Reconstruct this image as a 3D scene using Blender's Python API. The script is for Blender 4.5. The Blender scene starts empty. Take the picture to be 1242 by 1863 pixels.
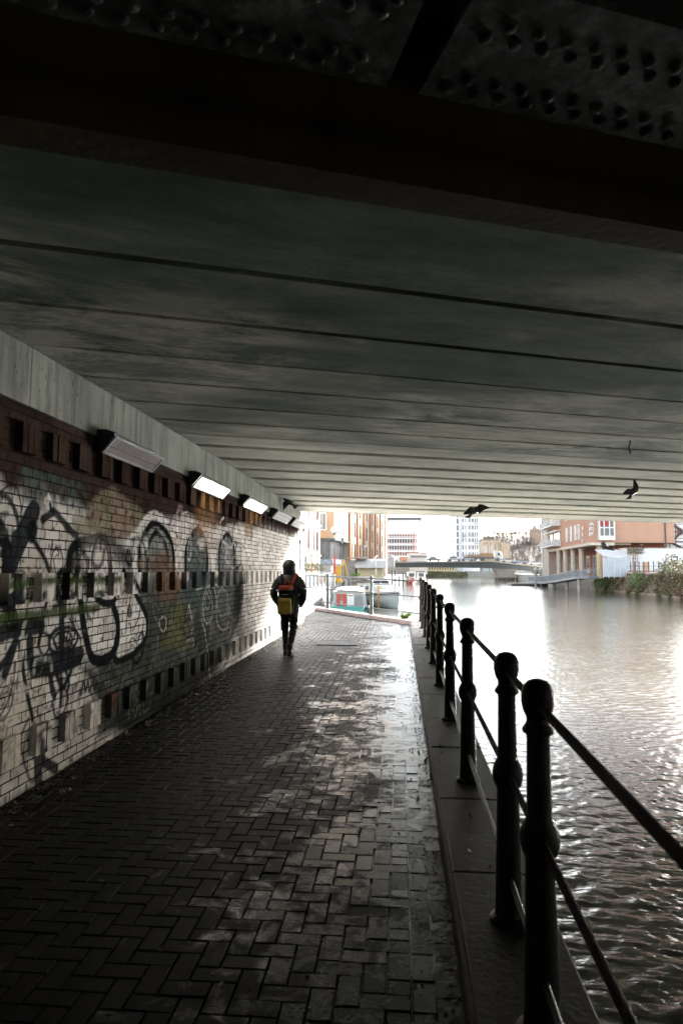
import bpy, math, random
import numpy as np
from mathutils import Vector, Matrix
random.seed(7); RNG = np.random.default_rng(7)
scene = bpy.context.scene
COL = scene.collection
R = math.radians

# ------------------------------------------------------------------ survey
# The photograph's viewpoint, used only to read off where things stand.
EYE = 1.65; FL = 1260.0; PW, PH = 1242, 1863
_Y = np.array([728 - 621.0, -(1037 - 931.5), FL]); _Y /= np.linalg.norm(_Y)
_u = np.array([0, 1.0, 0]); _Z = _u - (_u @ _Y) * _Y; _Z /= np.linalg.norm(_Z)
_X = np.cross(_Z, _Y)
if _X[0] < 0: _X = -_X
def ray(px, py):
    v = np.array([px - 621.0, -(py - 931.5), FL]); return v @ _X, v @ _Y, v @ _Z
def on_z(px, py, z):
    r = ray(px, py); t = (z - EYE) / r[2]; return Vector((r[0]*t, r[1]*t, z))
def on_x(px, py, x):
    r = ray(px, py); t = x / r[0]; return Vector((x, r[1]*t, EYE + r[2]*t))
def at(px, py, y):
    r = ray(px, py); t = y / r[1]; return Vector((r[0]*t, y, EYE + r[2]*t))

# ------------------------------------------------------------------ helpers
class MB:
    def __init__(s): s.v = []; s.f = []; s.c = []
    def add(s, vs, fs):
        o = len(s.v); s.v += [tuple(p) for p in vs]; s.f += [tuple(i + o for i in f) for f in fs]; return s
    def box(s, c, d, rz=0.0, M=None):
        x, y, z = d[0]/2, d[1]/2, d[2]/2
        vs = [Vector((a*x, b*y, e*z)) for e in (-1, 1) for a, b in ((-1,-1),(1,-1),(1,1),(-1,1))]
        if M is None: M = Matrix.Rotation(rz, 4, 'Z')
        vs = [M @ p + Vector(c) for p in vs]
        return s.add(vs, [(3,2,1,0),(4,5,6,7),(0,1,5,4),(1,2,6,5),(2,3,7,6),(3,0,4,7)])
    def bar(s, p, q, w, h=None, up=(0,0,1)):
        """box beam from p to q, w wide, h high"""
        h = h or w; p = Vector(p); q = Vector(q); d = (q - p); L = d.length; d.normalize()
        upv = Vector(up)
        if abs(d.dot(upv)) > .99: upv = Vector((0,1,0))
        a = d.cross(upv).normalized(); b = a.cross(d)
        vs = []
        for e in (p, q):
            for i, j in ((-1,-1),(1,-1),(1,1),(-1,1)): vs.append(e + a*(i*w/2) + b*(j*h/2))
        return s.add(vs, [(3,2,1,0),(4,5,6,7),(0,1,5,4),(1,2,6,5),(2,3,7,6),(3,0,4,7)])
    def tube(s, pts, r, n=8, cap=True):
        pts = [Vector(p) for p in pts]; rs = r if isinstance(r, (list, tuple)) else [r]*len(pts)
        rings = []
        for i, p in enumerate(pts):
            d = (pts[min(i+1, len(pts)-1)] - pts[max(i-1, 0)]).normalized()
            up = Vector((0,0,1)) if abs(d.z) < .95 else Vector((0,1,0))
            a = d.cross(up).normalized(); b = a.cross(d)
            rings.append([p + (a*math.cos(2*math.pi*k/n) + b*math.sin(2*math.pi*k/n))*rs[i] for k in range(n)])
        vs = [q for g in rings for q in g]; fs = []
        for i in range(len(rings)-1):
            for k in range(n):
                fs.append((i*n+k, i*n+(k+1)%n, (i+1)*n+(k+1)%n, (i+1)*n+k))
        if cap: fs += [tuple(range(n))[::-1], tuple(range((len(rings)-1)*n, len(rings)*n))]
        return s.add(vs, fs)
    def lathe(s, prof, c=(0,0,0), n=16):
        c = Vector(c); vs = []; fs = []; m = len(prof)
        for r, z in prof:
            for k in range(n):
                vs.append(c + Vector((r*math.cos(2*math.pi*k/n), r*math.sin(2*math.pi*k/n), z)))
        for i in range(m-1):
            for k in range(n): fs.append((i*n+k, i*n+(k+1)%n, (i+1)*n+(k+1)%n, (i+1)*n+k))
        fs += [tuple(range(n))[::-1], tuple(range((m-1)*n, m*n))]
        return s.add(vs, fs)
    def prism(s, poly, z0, z1, M=None):
        """poly: list of (x, y); extruded z0..z1; z may be callables"""
        n = len(poly); g = lambda z, x, y: z(x, y) if callable(z) else z
        vs = [Vector((x, y, g(z0, x, y))) for x, y in poly] + [Vector((x, y, g(z1, x, y))) for x, y in poly]
        if M is not None: vs = [M @ p for p in vs]
        a = sum(poly[i][0]*poly[(i+1)%n][1] - poly[(i+1)%n][0]*poly[i][1] for i in range(n))
        fs = [tuple(range(n))[::-1], tuple(range(n, 2*n))] + [(i, (i+1)%n, n+(i+1)%n, n+i) for i in range(n)]
        if a < 0: fs = [f[::-1] for f in fs]
        return s.add(vs, fs)
    def ball(s, c, r, n=12, m=8, sq=(1,1,1)):
        c = Vector(c); vs = []; fs = []
        for i in range(m+1):
            t = math.pi*i/m
            for k in range(n):
                p = 2*math.pi*k/n
                vs.append(c + Vector((r*sq[0]*math.sin(t)*math.cos(p), r*sq[1]*math.sin(t)*math.sin(p), -r*sq[2]*math.cos(t))))
        for i in range(m):
            for k in range(n): fs.append((i*n+k, i*n+(k+1)%n, (i+1)*n+(k+1)%n, (i+1)*n+k))
        return s.add(vs, fs)
    def loft(s, rings):
        n = len(rings[0]); vs = [p for g in rings for p in g]; fs = []
        for i in range(len(rings)-1):
            for k in range(n): fs.append((i*n+k, i*n+(k+1)%n, (i+1)*n+(k+1)%n, (i+1)*n+k))
        fs += [tuple(range(n))[::-1], tuple(range((len(rings)-1)*n, len(rings)*n))]
        return s.add(vs, fs)

ORG = {}
def link_mesh(name, v, f, mat, parent=None, smooth=False, bevel=0.0, cols=None):
    me = bpy.data.meshes.new(name)
    o = bpy.data.objects.new(name, me)
    org = Vector((0,0,0))
    if parent is not None:
        org = ORG[parent]; o.parent = parent
    ORG[o] = org
    me.from_pydata([tuple(Vector(p) - org) for p in v], [], f)
    for m in (mat if isinstance(mat, (list, tuple)) else [mat]): me.materials.append(m)
    if cols is not None:
        a = me.color_attributes.new('Col', 'FLOAT_COLOR', 'POINT')
        a.data.foreach_set('color', np.asarray(cols, dtype=np.float32).ravel())
    if smooth:
        me.polygons.foreach_set('use_smooth', [True]*len(me.polygons))
    me.update()
    COL.objects.link(o)
    if bevel:
        b = o.modifiers.new('bevel', 'BEVEL'); b.width = bevel; b.segments = 2; b.limit_method = 'ANGLE'; b.angle_limit = R(40)
    if smooth and not bevel:
        try:
            me.set_sharp_from_angle(angle=R(50))
        except Exception: pass
    return o
def part(name, mb, mat, parent=None, **k): return link_mesh(name, mb.v, mb.f, mat, parent, **k)
def tag(o, label=None, cat=None, group=None, kind=None):
    if label: o['label'] = label
    if cat: o['category'] = cat
    if group: o['group'] = group
    if kind: o['kind'] = kind
    return o
def thing(name, loc, label, cat, group=None):
    o = bpy.data.objects.new(name, None); o.location = loc; o.empty_display_size = .2
    COL.objects.link(o); ORG[o] = Vector(loc); return tag(o, label, cat, group)
def dup(root, loc, rz=0.0, label=None):
    c = root.copy(); COL.objects.link(c); c.location = loc; c.rotation_euler.z = rz
    if label: c['label'] = label
    for ch in list(root.children):
        d = ch.copy(); COL.objects.link(d); d.parent = c
        for g in list(ch.children):
            e = g.copy(); COL.objects.link(e); e.parent = d
    return c

# ------------------------------------------------------------------ materials
def _mat(name):
    m = bpy.data.materials.new(name); m.use_nodes = True
    nt = m.node_tree; b = nt.nodes['Principled BSDF']; return m, nt, b
def N(nt, t, **k):
    n = nt.nodes.new(t)
    for a, v in k.items():
        if a.startswith('_'): setattr(n, a[1:], v)
        else: n.inputs[a.replace('_', ' ')].default_value = v
    return n
def L(nt, a, b): nt.links.new(a, b)
def ramp(nt, fac, stops):
    r = nt.nodes.new('ShaderNodeValToRGB'); e = r.color_ramp.elements
    while len(e) < len(stops): e.new(.5)
    for i, (p, c) in enumerate(stops):
        e[i].position = p; e[i].color = (*c, 1) if len(c) == 3 else c
    L(nt, fac, r.inputs[0]); return r.outputs[0]
def mixc(nt, fac, a, b, mode='MIX'):
    m = nt.nodes.new('ShaderNodeMix'); m.data_type = 'RGBA'; m.blend_type = mode
    if isinstance(fac, (int, float)): m.inputs[0].default_value = fac
    else: L(nt, fac, m.inputs[0])
    for i, c in ((6, a), (7, b)):
        if isinstance(c, (tuple, list)): m.inputs[i].default_value = (*c[:3], 1)
        else: L(nt, c, m.inputs[i])
    return m.outputs[2]
def math_(nt, op, a, b=None, c=None):
    m = nt.nodes.new('ShaderNodeMath'); m.operation = op
    for i, v in enumerate((a, b, c)):
        if v is None: continue
        if isinstance(v, (int, float)): m.inputs[i].default_value = v
        else: L(nt, v, m.inputs[i])
    return m.outputs[0]
def coords(nt, scale=(1,1,1), rot=(0,0,0), kind='Object'):
    t = nt.nodes.new('ShaderNodeTexCoord'); mp = nt.nodes.new('ShaderNodeMapping')
    mp.inputs['Scale'].default_value = scale; mp.inputs['Rotation'].default_value = rot
    L(nt, t.outputs[kind], mp.inputs[0]); return mp.outputs[0]
def bump(nt, b, h, strength=.3, dist=.01):
    n = nt.nodes.new('ShaderNodeBump'); n.inputs['Strength'].default_value = strength; n.inputs['Distance'].default_value = dist
    L(nt, h, n.inputs['Height']); L(nt, n.outputs[0], b.inputs['Normal'])
def M(name, col, rough=.6, var=.25, scale=3.0, metal=0.0, bmp=.15, spec=.5, dirt=None, aniso=(1,1,1)):
    """plain surface: colour broken by two scales of noise, with a fine bump"""
    m, nt, b = _mat(name)
    v = coords(nt, aniso)
    n1 = N(nt, 'ShaderNodeTexNoise', Scale=scale, Detail=6.0, Roughness=.65); L(nt, v, n1.inputs['Vector'])
    n2 = N(nt, 'ShaderNodeTexNoise', Scale=scale*9, Detail=4.0); L(nt, v, n2.inputs['Vector'])
    lo = tuple(c*(1-var) for c in col); hi = tuple(min(1, c*(1+var)) for c in col)
    c = ramp(nt, n1.outputs[0], [(.3, lo), (.7, hi)])
    c = mixc(nt, math_(nt, 'MULTIPLY', n2.outputs[0], .35), c, dirt or tuple(x*.45 for x in col))
    L(nt, c, b.inputs['Base Color'])
    b.inputs['Roughness'].default_value = rough; b.inputs['Metallic'].default_value = metal
    b.inputs['Specular IOR Level'].default_value = spec
    if bmp: bump(nt, b, n2.outputs[0], bmp, .01)
    return m
def M_emit(name, col, s):
    m, nt, b = _mat(name); b.inputs['Base Color'].default_value = (.8,.8,.78,1)
    n = N(nt, 'ShaderNodeTexNoise', Scale=9.0); L(nt, coords(nt), n.inputs['Vector'])
    L(nt, ramp(nt, n.outputs[0], [(.3, tuple(c*.8 for c in col)), (.6, col)]), b.inputs['Emission Color'])
    b.inputs['Emission Strength'].default_value = s; return m
def M_glass(name, col=(.05,.06,.07), rough=.08):
    return M(name, col, rough, .3, 2.0, bmp=0, spec=.8)
def M_brick(name, c1, c2, mortar, bw=.225, bh=.075, ms=.008, axis='xz', rough=.85, bmp=.5):
    m, nt, b = _mat(name)
    t = nt.nodes.new('ShaderNodeTexCoord'); sp = nt.nodes.new('ShaderNodeSeparateXYZ'); L(nt, t.outputs['Object'], sp.inputs[0])
    cb = nt.nodes.new('ShaderNodeCombineXYZ')
    a = sp.outputs[0] if axis == 'xz' else sp.outputs[1]
    if axis == 'both': a = math_(nt, 'ADD', sp.outputs[0], sp.outputs[1])
    L(nt, a, cb.inputs[0]); L(nt, sp.outputs[2], cb.inputs[1])
    br = N(nt, 'ShaderNodeTexBrick'); L(nt, cb.outputs[0], br.inputs['Vector'])
    br.inputs['Scale'].default_value = 1; br.inputs['Brick Width'].default_value = bw; br.inputs['Row Height'].default_value = bh
    br.inputs['Mortar Size'].default_value = ms; br.inputs['Mortar Smooth'].default_value = .2
    br.inputs['Color1'].default_value = (*c1, 1); br.inputs['Color2'].default_value = (*c2, 1); br.inputs['Mortar'].default_value = (*mortar, 1)
    n = N(nt, 'ShaderNodeTexNoise', Scale=.7, Detail=5.0); L(nt, t.outputs['Object'], n.inputs['Vector'])
    c = mixc(nt, math_(nt, 'MULTIPLY', n.outputs[0], .5), br.outputs[0], tuple(x*.5 for x in c1))
    L(nt, c, b.inputs['Base Color']); b.inputs['Roughness'].default_value = rough
    bump(nt, b, math_(nt, 'SUBTRACT', 1.0, br.outputs['Fac']), bmp, .01)
    return m
def M_leaf(name, rough=.55):
    m, nt, b = _mat(name)
    a = nt.nodes.new('ShaderNodeAttribute'); a.attribute_name = 'Col'
    n = N(nt, 'ShaderNodeTexNoise', Scale=1.3); L(nt, coords(nt), n.inputs['Vector'])
    L(nt, mixc(nt, math_(nt, 'MULTIPLY', n.outputs[0], .3), a.outputs[0], (.09,.08,.04)), b.inputs['Base Color'])
    b.inputs['Roughness'].default_value = rough
    return m
# ------------------------------------------------------------------ levels
WALLX = -2.75; WATER = -1.35
T21 = math.tan(R(21))
def GZ(x, y): return .0105*(y - 5)               # the towpath climbs gently
def edge_y(x): return 19.6 + (x - .12)*(25.4 - 19.6)/(-3.5 - .12)   # quay edge across the end of the path

# ------------------------------------------------------------------ setting: ground, banks, water
m_mud = M('silt', (.06,.05,.035), .9)
tag(part('ground', MB().box((0, 400, -3.2), (4000, 4000, .6)), m_mud), kind='structure')

def water_mat():
    m, nt, b = _mat('river_water')
    b.inputs['Base Color'].default_value = (.065,.066,.055,1); b.inputs['Roughness'].default_value = .03
    b.inputs['IOR'].default_value = 1.33; b.inputs['Specular IOR Level'].default_value = .55
    n2 = N(nt, 'ShaderNodeTexNoise', Scale=1.0, Detail=4.0, Roughness=.55); L(nt, coords(nt, (4.0, 9.0, 1), (0,0,R(18))), n2.inputs['Vector'])
    n3 = N(nt, 'ShaderNodeTexNoise', Scale=.22, Detail=2.0); L(nt, coords(nt), n3.inputs['Vector'])
    n6 = N(nt, 'ShaderNodeTexNoise', Scale=1.0, Detail=3.0); L(nt, coords(nt, (9.0, 20.0, 1), (0,0,R(-14))), n6.inputs['Vector'])
    h = math_(nt, 'MULTIPLY', math_(nt, 'ADD', n2.outputs[0], math_(nt, 'MULTIPLY', n6.outputs[0], .5)), math_(nt, 'ADD', .35, n3.outputs[0]))
    bump(nt, b, h, .8, .02)
    return m
m_water = water_mat()
# near water: a real rippled surface; beyond it a flat sheet
def ripple(x, y):
    h = 0*x; rg = np.random.default_rng(3)
    for k in range(40):
        lam = .07*5.5**rg.random(); a = math.radians(rg.normal(98, 34)); ph = rg.uniform(0, 6.28)
        amp = .0042*lam * rg.uniform(.5, 1.2)
        wob = .7*np.sin(x*rg.uniform(.2,.9) + y*rg.uniform(-.6,.6) + ph)
        h = h + amp*np.sin((x*math.cos(a) + y*math.sin(a))*2*math.pi/lam + ph + wob)
    return h
def grid_mesh(xs, ys, zf):
    X, Y = np.meshgrid(xs, ys); Zz = zf(X, Y)
    v = np.stack([X.ravel(), Y.ravel(), Zz.ravel()], 1); nx = len(xs); ny = len(ys)
    i = np.arange(nx-1)[None, :] + (np.arange(ny-1)*nx)[:, None]; i = i.ravel()
    return v, np.stack([i, i+1, i+nx+1, i+nx], 1)
def np_mesh(name, v, f, mat, parent=None, smooth=True, cols=None):
    org = ORG[parent] if parent is not None else Vector((0,0,0))
    me = bpy.data.meshes.new(name); v = np.asarray(v, dtype=np.float32) - np.array(org, dtype=np.float32); f = np.asarray(f, dtype=np.int32)
    me.vertices.add(len(v)); me.vertices.foreach_set('co', v.ravel())
    k = f.shape[1]; me.loops.add(f.size); me.loops.foreach_set('vertex_index', f.ravel())
    me.polygons.add(len(f)); me.polygons.foreach_set('loop_start', np.arange(0, f.size, k, dtype=np.int32))
    me.polygons.foreach_set('loop_total', np.full(len(f), k, dtype=np.int32))
    me.polygons.foreach_set('use_smooth', [smooth]*len(f))
    if cols is not None:
        a = me.color_attributes.new('Col', 'FLOAT_COLOR', 'POINT'); a.data.foreach_set('color', np.asarray(cols, dtype=np.float32).ravel())
    me.materials.append(mat); me.update(calc_edges=True); me.validate()
    o = bpy.data.objects.new(name, me); COL.objects.link(o)
    ORG[o] = org
    if parent is not None: o.parent = parent
    return o
def wz(X, Y):
    d = np.sqrt(X**2 + Y**2); fade = np.clip(1.35 - d/50, .12, 1)
    return WATER + ripple(X, Y)*fade
xs = np.concatenate([np.arange(.5, 5, .02), np.arange(5, 34, .08)])
ys = np.concatenate([[-6, -3, 0], np.arange(1.2, 9, .02), np.geomspace(9, 60, 620)])
wv, wf = grid_mesh(xs, ys, wz)
far = MB()
for x0, x1, y0, y1 in ((-60,.5,-6,60), (-150,250,60,900), (-60,60,-80,-6)):
    far.add([(x0,y0,WATER),(x1,y0,WATER),(x1,y1,WATER),(x0,y1,WATER)], [(0,1,2,3)])
o_ = len(wv); fv = np.array(far.v); ff = np.array(far.f) + o_
tag(np_mesh('river_water', np.vstack([wv, fv]), np.vstack([wf, ff]), m_water), kind='structure')

# ------------------------------------------------------------------ towpath of herringbone clay pavers
def und(x, y):
    return (.0022*math.sin(x*3.1 + y*1.3) + .002*math.sin(y*2.3 - x*1.7 + 1) + .0016*math.sin(x*5.3 + y*.7 + 2) + .0018*math.sin(y*.9 + 4)
            - .010*max(0, (x + .45)/.7)**1.5 * (x > -.45))
mb = MB(); cols = []
def paver(x0, y0, x1, y1, edge=False):
    lim_l = WALLX - .05 if y0 < 19.7 else -6.0
    x0 = max(x0, lim_l); y1c = min(y1, edge_y((x0+x1)/2) - .02)
    if x1 - x0 < .03 or y1c - y0 < .03: return
    y1 = y1c
    if not edge:
        x1 = min(x1, .045)
        if x1 - x0 < .03: return
    g = .0028; x0 += g; x1 -= g; y0 += g; y1 -= g; c = .0038
    cx, cy = (x0+x1)/2, (y0+y1)/2; z = GZ(cx, cy) + und(cx, cy) + random.gauss(0, .0009)
    tx, ty = random.gauss(0, .011), random.gauss(0, .011)
    zz = lambda x, y: z + (x-cx)*tx + (y-cy)*(ty + .0105)
    vs = [(x, y, zz(x, y) - .007) for x, y in ((x0,y0),(x1,y0),(x1,y1),(x0,y1))]
    vs += [(x, y, zz(x, y)) for x, y in ((x0+c,y0+c),(x1-c,y0+c),(x1-c,y1-c),(x0+c,y1-c))]
    vs += [(x, y, z - .05) for x, y in ((x0,y0),(x1,y0),(x1,y1),(x0,y1))]
    mb.add(vs, [(4,5,6,7)] + [(a, (a+1)%4, 4+(a+1)%4, 4+a) for a in range(4)] + [(8+a, 8+(a+1)%4, (a+1)%4, a) for a in range(4)])
    t = random.uniform(.6, 1.35); w = random.uniform(-.006, .012)
    cols.extend([(.012*t + w*.25, .0115*t + w*.15, .0108*t, 1)]*12)
u = .1
for j in range(10, 290):
    for i in range(-62, 3):
        x, y = .045 + (i - 2)*u, j*u
        if x < -3 and y < 19: continue
        k = (i - j) % 4
        if k == 0: paver(x, y, x + 2*u, y + u)
        elif k == 3: paver(x, y, x + u, y + 2*u)
for r_ in range(2):
    for j in range(4, 101):
        paver(.045 + r_*.1, j*.2 + r_*.1, .145 + r_*.1, j*.2 + .2 + r_*.1, True)
def paver_mat():
    m, nt, b = _mat('wet_clay_pavers')
    a = nt.nodes.new('ShaderNodeAttribute'); a.attribute_name = 'Col'
    v = coords(nt)
    n1 = N(nt, 'ShaderNodeTexNoise', Scale=1.6, Detail=7.0, Roughness=.68); L(nt, v, n1.inputs['Vector'])
    n2 = N(nt, 'ShaderNodeTexNoise', Scale=85.0, Detail=3.0); L(nt, v, n2.inputs['Vector'])
    n3 = N(nt, 'ShaderNodeTexNoise', Scale=11.0, Detail=6.0); L(nt, v, n3.inputs['Vector'])
    c = mixc(nt, ramp(nt, n3.outputs[0], [(.42, (0,0,0)), (.66, (.7,.7,.7))]), a.outputs[0], (.024,.023,.020))
    c = mixc(nt, ramp(nt, n1.outputs[0], [(.45, (0,0,0)), (.6, (.6,.6,.6))]), c, (.012,.012,.011))
    L(nt, c, b.inputs['Base Color'])
    sx = nt.nodes.new('ShaderNodeSeparateXYZ'); L(nt, v, sx.inputs[0])
    mr = nt.nodes.new('ShaderNodeMapRange'); L(nt, sx.outputs[0], mr.inputs[0])          # wetter towards the low kerb side
    for i_, q_ in enumerate((-1.7, .1, -.085, .10)): mr.inputs[1+i_].default_value = q_
    n5 = N(nt, 'ShaderNodeTexNoise', Scale=5.5, Detail=9.0, Roughness=.72, Distortion=.8); L(nt, v, n5.inputs['Vector'])
    w_ = math_(nt, 'ADD', math_(nt, 'ADD', math_(nt, 'MULTIPLY', n1.outputs[0], .45), math_(nt, 'MULTIPLY', n5.outputs[0], .55)), mr.outputs[0])
    wet = ramp(nt, w_, [(.51, (0,0,0)), (.59, (1,1,1))])
    def mixf(a_, b_):
        m_ = nt.nodes.new('ShaderNodeMapRange'); L(nt, wet, m_.inputs[0]); m_.inputs[3].default_value = a_; m_.inputs[4].default_value = b_; return m_.outputs[0]
    L(nt, mixf(.52, .20), b.inputs['Roughness']); L(nt, mixf(.07, .5), b.inputs['Specular IOR Level'])
    bump(nt, b, n2.outputs[0], .5, .0035)
    return m
m_pav = paver_mat()
tag(link_mesh('path', mb.v, mb.f, m_pav, cols=cols), kind='structure')
m_bed = M('jointing_sand', (.03,.028,.025), .7)
bed = MB().prism([(-3.0,-8),(.245,-8),(.245,edge_y(.245)-.03),(-6,edge_y(-6)-.03),(-6,19.8),(-3,19.8)], -2.6, lambda x, y: GZ(x, y) - .03)
tag(part('path_bed', bed, m_bed), kind='structure')
# near strip of plain paving behind and below the viewer
tag(part('path_apron', MB().prism([(-2.8,-8),(.24,-8),(.24,.98),(-2.8,.98)], lambda x, y: GZ(x,y) - .028, lambda x, y: GZ(x, y) - .004), m_pav), kind='structure')

_h = np.random.default_rng(11).random((256, 256))
def vnoise(a, b):
    i = np.floor(a).astype(int); j = np.floor(b).astype(int); f = a - i; g = b - j
    f = f*f*(3-2*f); g = g*g*(3-2*g); q = lambda u, v: _h[u % 256, v % 256]
    return (q(i,j)*(1-f) + q(i+1,j)*f)*(1-g) + (q(i,j+1)*(1-f) + q(i+1,j+1)*f)*g

# standing water along the low edge
def puddle_mat():
    m, nt, b = _mat('puddle_film')
    b.inputs['Base Color'].default_value = (.02,.02,.018,1); b.inputs['Roughness'].default_value = .21; b.inputs['IOR'].default_value = 1.5
    n = N(nt, 'ShaderNodeTexNoise', Scale=16.0, Detail=6.0, Roughness=.7); L(nt, coords(nt), n.inputs['Vector']); bump(nt, b, n.outputs[0], .5, .009)
    return m
pxs = np.linspace(-.66, .244, 24); pys = np.arange(.95, 19.3, .05)
def pz(X, Y):
    near = np.clip((6.5 - Y)/3, 0, 1)
    return (.0105*(Y-5) - .0030 + (vnoise(X*3, Y*1.6) - .5)*.010 + (vnoise(X*13, Y*11) - .5)*.007
            - .010*np.clip((-.12 + .22*near - X)/.5, 0, 1) - .0105*near + near*(vnoise(X*60, Y*60) - .5)*.0045)
pv, pf = grid_mesh(pxs, pys, pz)
tag(np_mesh('puddle', pv, pf, puddle_mat()), kind='structure')

# ------------------------------------------------------------------ quay edge: coping stones over the river wall
m_cop = M('damp_coping_stone', (.036,.033,.027), .6, .45, 3.2, bmp=.45, spec=.25, dirt=(.03,.03,.026))
m_kerbface = M('rusty_kerb_edging', (.075,.042,.036), .6, .4, 5, spec=.2)
mb = MB(); y = -8.0
while y < 19.5:
    L_ = random.uniform(1.1, 1.5); y1 = min(y + L_, 19.55)
    dz = random.gauss(0, .002)
    mb.prism([(.268, y+.004),(.70, y+.004),(.70, y1-.004),(.268, y1-.004)], lambda x, y: GZ(x,y) - .3, lambda x, y, d=dz: GZ(x,y) + .10 + d)
    y = y1
tag(part('quay_coping', mb, m_cop, bevel=.012), kind='structure')
tag(part('kerb_edging', MB().prism([(.247,-8),(.268,-8),(.268,19.5),(.247,19.5)], lambda x, y: GZ(x,y) - .3, lambda x, y: GZ(x,y) + .094), m_kerbface), kind='structure')
m_quay = M_brick('river_wall_masonry', (.16,.15,.13), (.12,.11,.1), (.05,.05,.045), .6, .3, .012, 'yz')
tag(part('river_wall', MB().prism([(.27,-8),(.66,-8),(.66,19.6),(.27,19.6)], -2.8, lambda x, y: GZ(x,y) - .3), m_quay), kind='structure')
# end kerb running diagonally across
m_endk = M('reddish_granite_kerb', (.34,.25,.24), .45, .3, 4, bmp=.3, dirt=(.08,.06,.06))
mb = MB(); d = Vector((-3.62, 5.8, 0)).normalized(); nrm = Vector((d.y, -d.x, 0))
p0 = Vector((.68, edge_y(.68) + .02, 0)); Ltot = 9.2; k = 0.0
while k < Ltot:
    k1 = min(k + 1.0, Ltot); a = p0 + d*(k+.004); b_ = p0 + d*(k1-.004)
    mb.prism([(a.x, a.y),(b_.x, b_.y),(b_.x + nrm.x*.34, b_.y + nrm.y*.34),(a.x + nrm.x*.34, a.y + nrm.y*.34)], -2.6, lambda x, y: GZ(x,y) + .10)
    k = k1
tag(part('quay_end_kerb', mb, m_endk, bevel=.015), kind='structure')

# ------------------------------------------------------------------ graffiti paint on the wall, as (y, z) on the wall face
def W(p):
    q = on_x(p[0], p[1], WALLX); return (q.y, q.z)
def smooth(pts, n=6):
    if len(pts) < 3: return pts
    out = []; P = [pts[0]] + list(pts) + [pts[-1]]
    for i in range(1, len(P)-2):
        a, b, c, d = (np.array(P[i+k]) for k in (-1, 0, 1, 2))
        for t in np.arange(0, 1, 1/n):
            out.append(tuple(.5*((2*b) + (c-a)*t + (2*a-5*b+4*c-d)*t*t + (3*b-3*c+d-a)*t**3)))
    out.append(tuple(P[-2])); return out
PAINT = []
def stroke(px, w, col, al=1.0, soft=.006, curve=True, metric=False):
    pts = [tuple(p) if metric else W(p) for p in px]
    PAINT.append(('s', np.array(smooth(pts) if curve else pts), w, col, al, soft))
def fill(px, col, al=1.0, soft=.012, curve=True, metric=False):
    pts = [tuple(p) if metric else W(p) for p in px]
    if curve: pts = smooth(pts + [pts[0]], 5)[:-1]
    PAINT.append(('f', np.array(pts), 0, col, al, soft))
WHITE = (.80,.78,.76); CREAM = (.76,.71,.65); BLK = (.012,.014,.015); GREY = (.04,.046,.05); DG = (.020,.032,.027)
SLATE = (.020,.025,.032); TEAL = (.10,.15,.14); OCH = (.25,.235,.15); PINK = (.33,.23,.20); GRN = (.05,.085,.025); ORG_ = (.28,.15,.05); RUST = (.21,.115,.08)
# white field
fill([(4.2,0),(4.2,2.12),(4.75,2.17),(5.05,2.12),(5.25,2.2),(5.7,2.16),(6.1,2.12),(6.6,2.02),(7.3,2.16),(8.0,2.25),(9.0,2.3),(10.2,2.28),(11.5,2.40),(13,2.46),(15,2.50),(17,2.50),(19.9,2.50),(19.9,0)], WHITE, 1, .06, metric=True)
fill([(-8,0),(-8,1.9),(0,2.0),(4.3,2.1),(4.3,0)], CREAM, .9, .05, metric=True)
fill([(4.3,1.4),(4.3,2.05),(5.6,2.1),(5.7,1.4)], CREAM, .55, .2, metric=True)
# dark lower middle
fill([(150,1215),(180,1212),(215,1170),(250,1130),(255,1060),(290,1040),(330,1045),(400,1045),(440,1060),(437,1120),(420,1170),(385,1225),(300,1300),(230,1330),(180,1330),(175,1270)], DG, .93, .05)
fill([(395,1160),(440,1120),(470,1150),(440,1180),(395,1215)], (.22,.22,.22), .45, .15)
fill([(200,1290),(260,1250),(330,1230),(390,1190),(390,1240),(300,1300),(220,1340)], (.035,.036,.034), .8, .1)
# yellow and pink blob at the top
fill([(160,940),(166,912),(190,893),(205,888),(228,905),(255,925),(261,945),(235,975),(200,985),(165,965)], OCH, .9, .03)
fill([(168,925),(180,905),(185,930),(180,960),(167,950)], PINK, .8, .05); fill([(205,895),(225,905),(240,950),(230,975),(205,970)], PINK, .85, .06)
fill([(136,945),(150,930),(165,945),(165,975),(140,972)], (.22,.2,.1), .7, .06)
fill([(125,1000),(140,985),(165,975),(200,975),(215,985),(240,1005),(235,1035),(205,1010),(195,985),(180,985),(150,1000),(150,1040),(125,1040)], GREY, .9, .05)
fill([(240,990),(262,985),(270,1010),(262,1040),(240,1040)], (.10,.12,.12), .8, .08)
# teal block letters high on the wall
for px in ([(46,858),(48,905),(58,908)], [(46,858),(58,861),(60,905)], [(66,862),(64,908)], [(66,862),(78,866),(82,912)], [(64,888),(80,892)], [(88,868),(108,874)], [(98,871),(99,916)],
           [(113,878),(111,905),(122,912),(126,885),(114,877)], [(134,880),(133,918)], [(146,884),(134,902),(150,922)], [(152,890),(160,920)]):
    stroke(px, .055, TEAL, .75, .03, curve=False)
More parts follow.
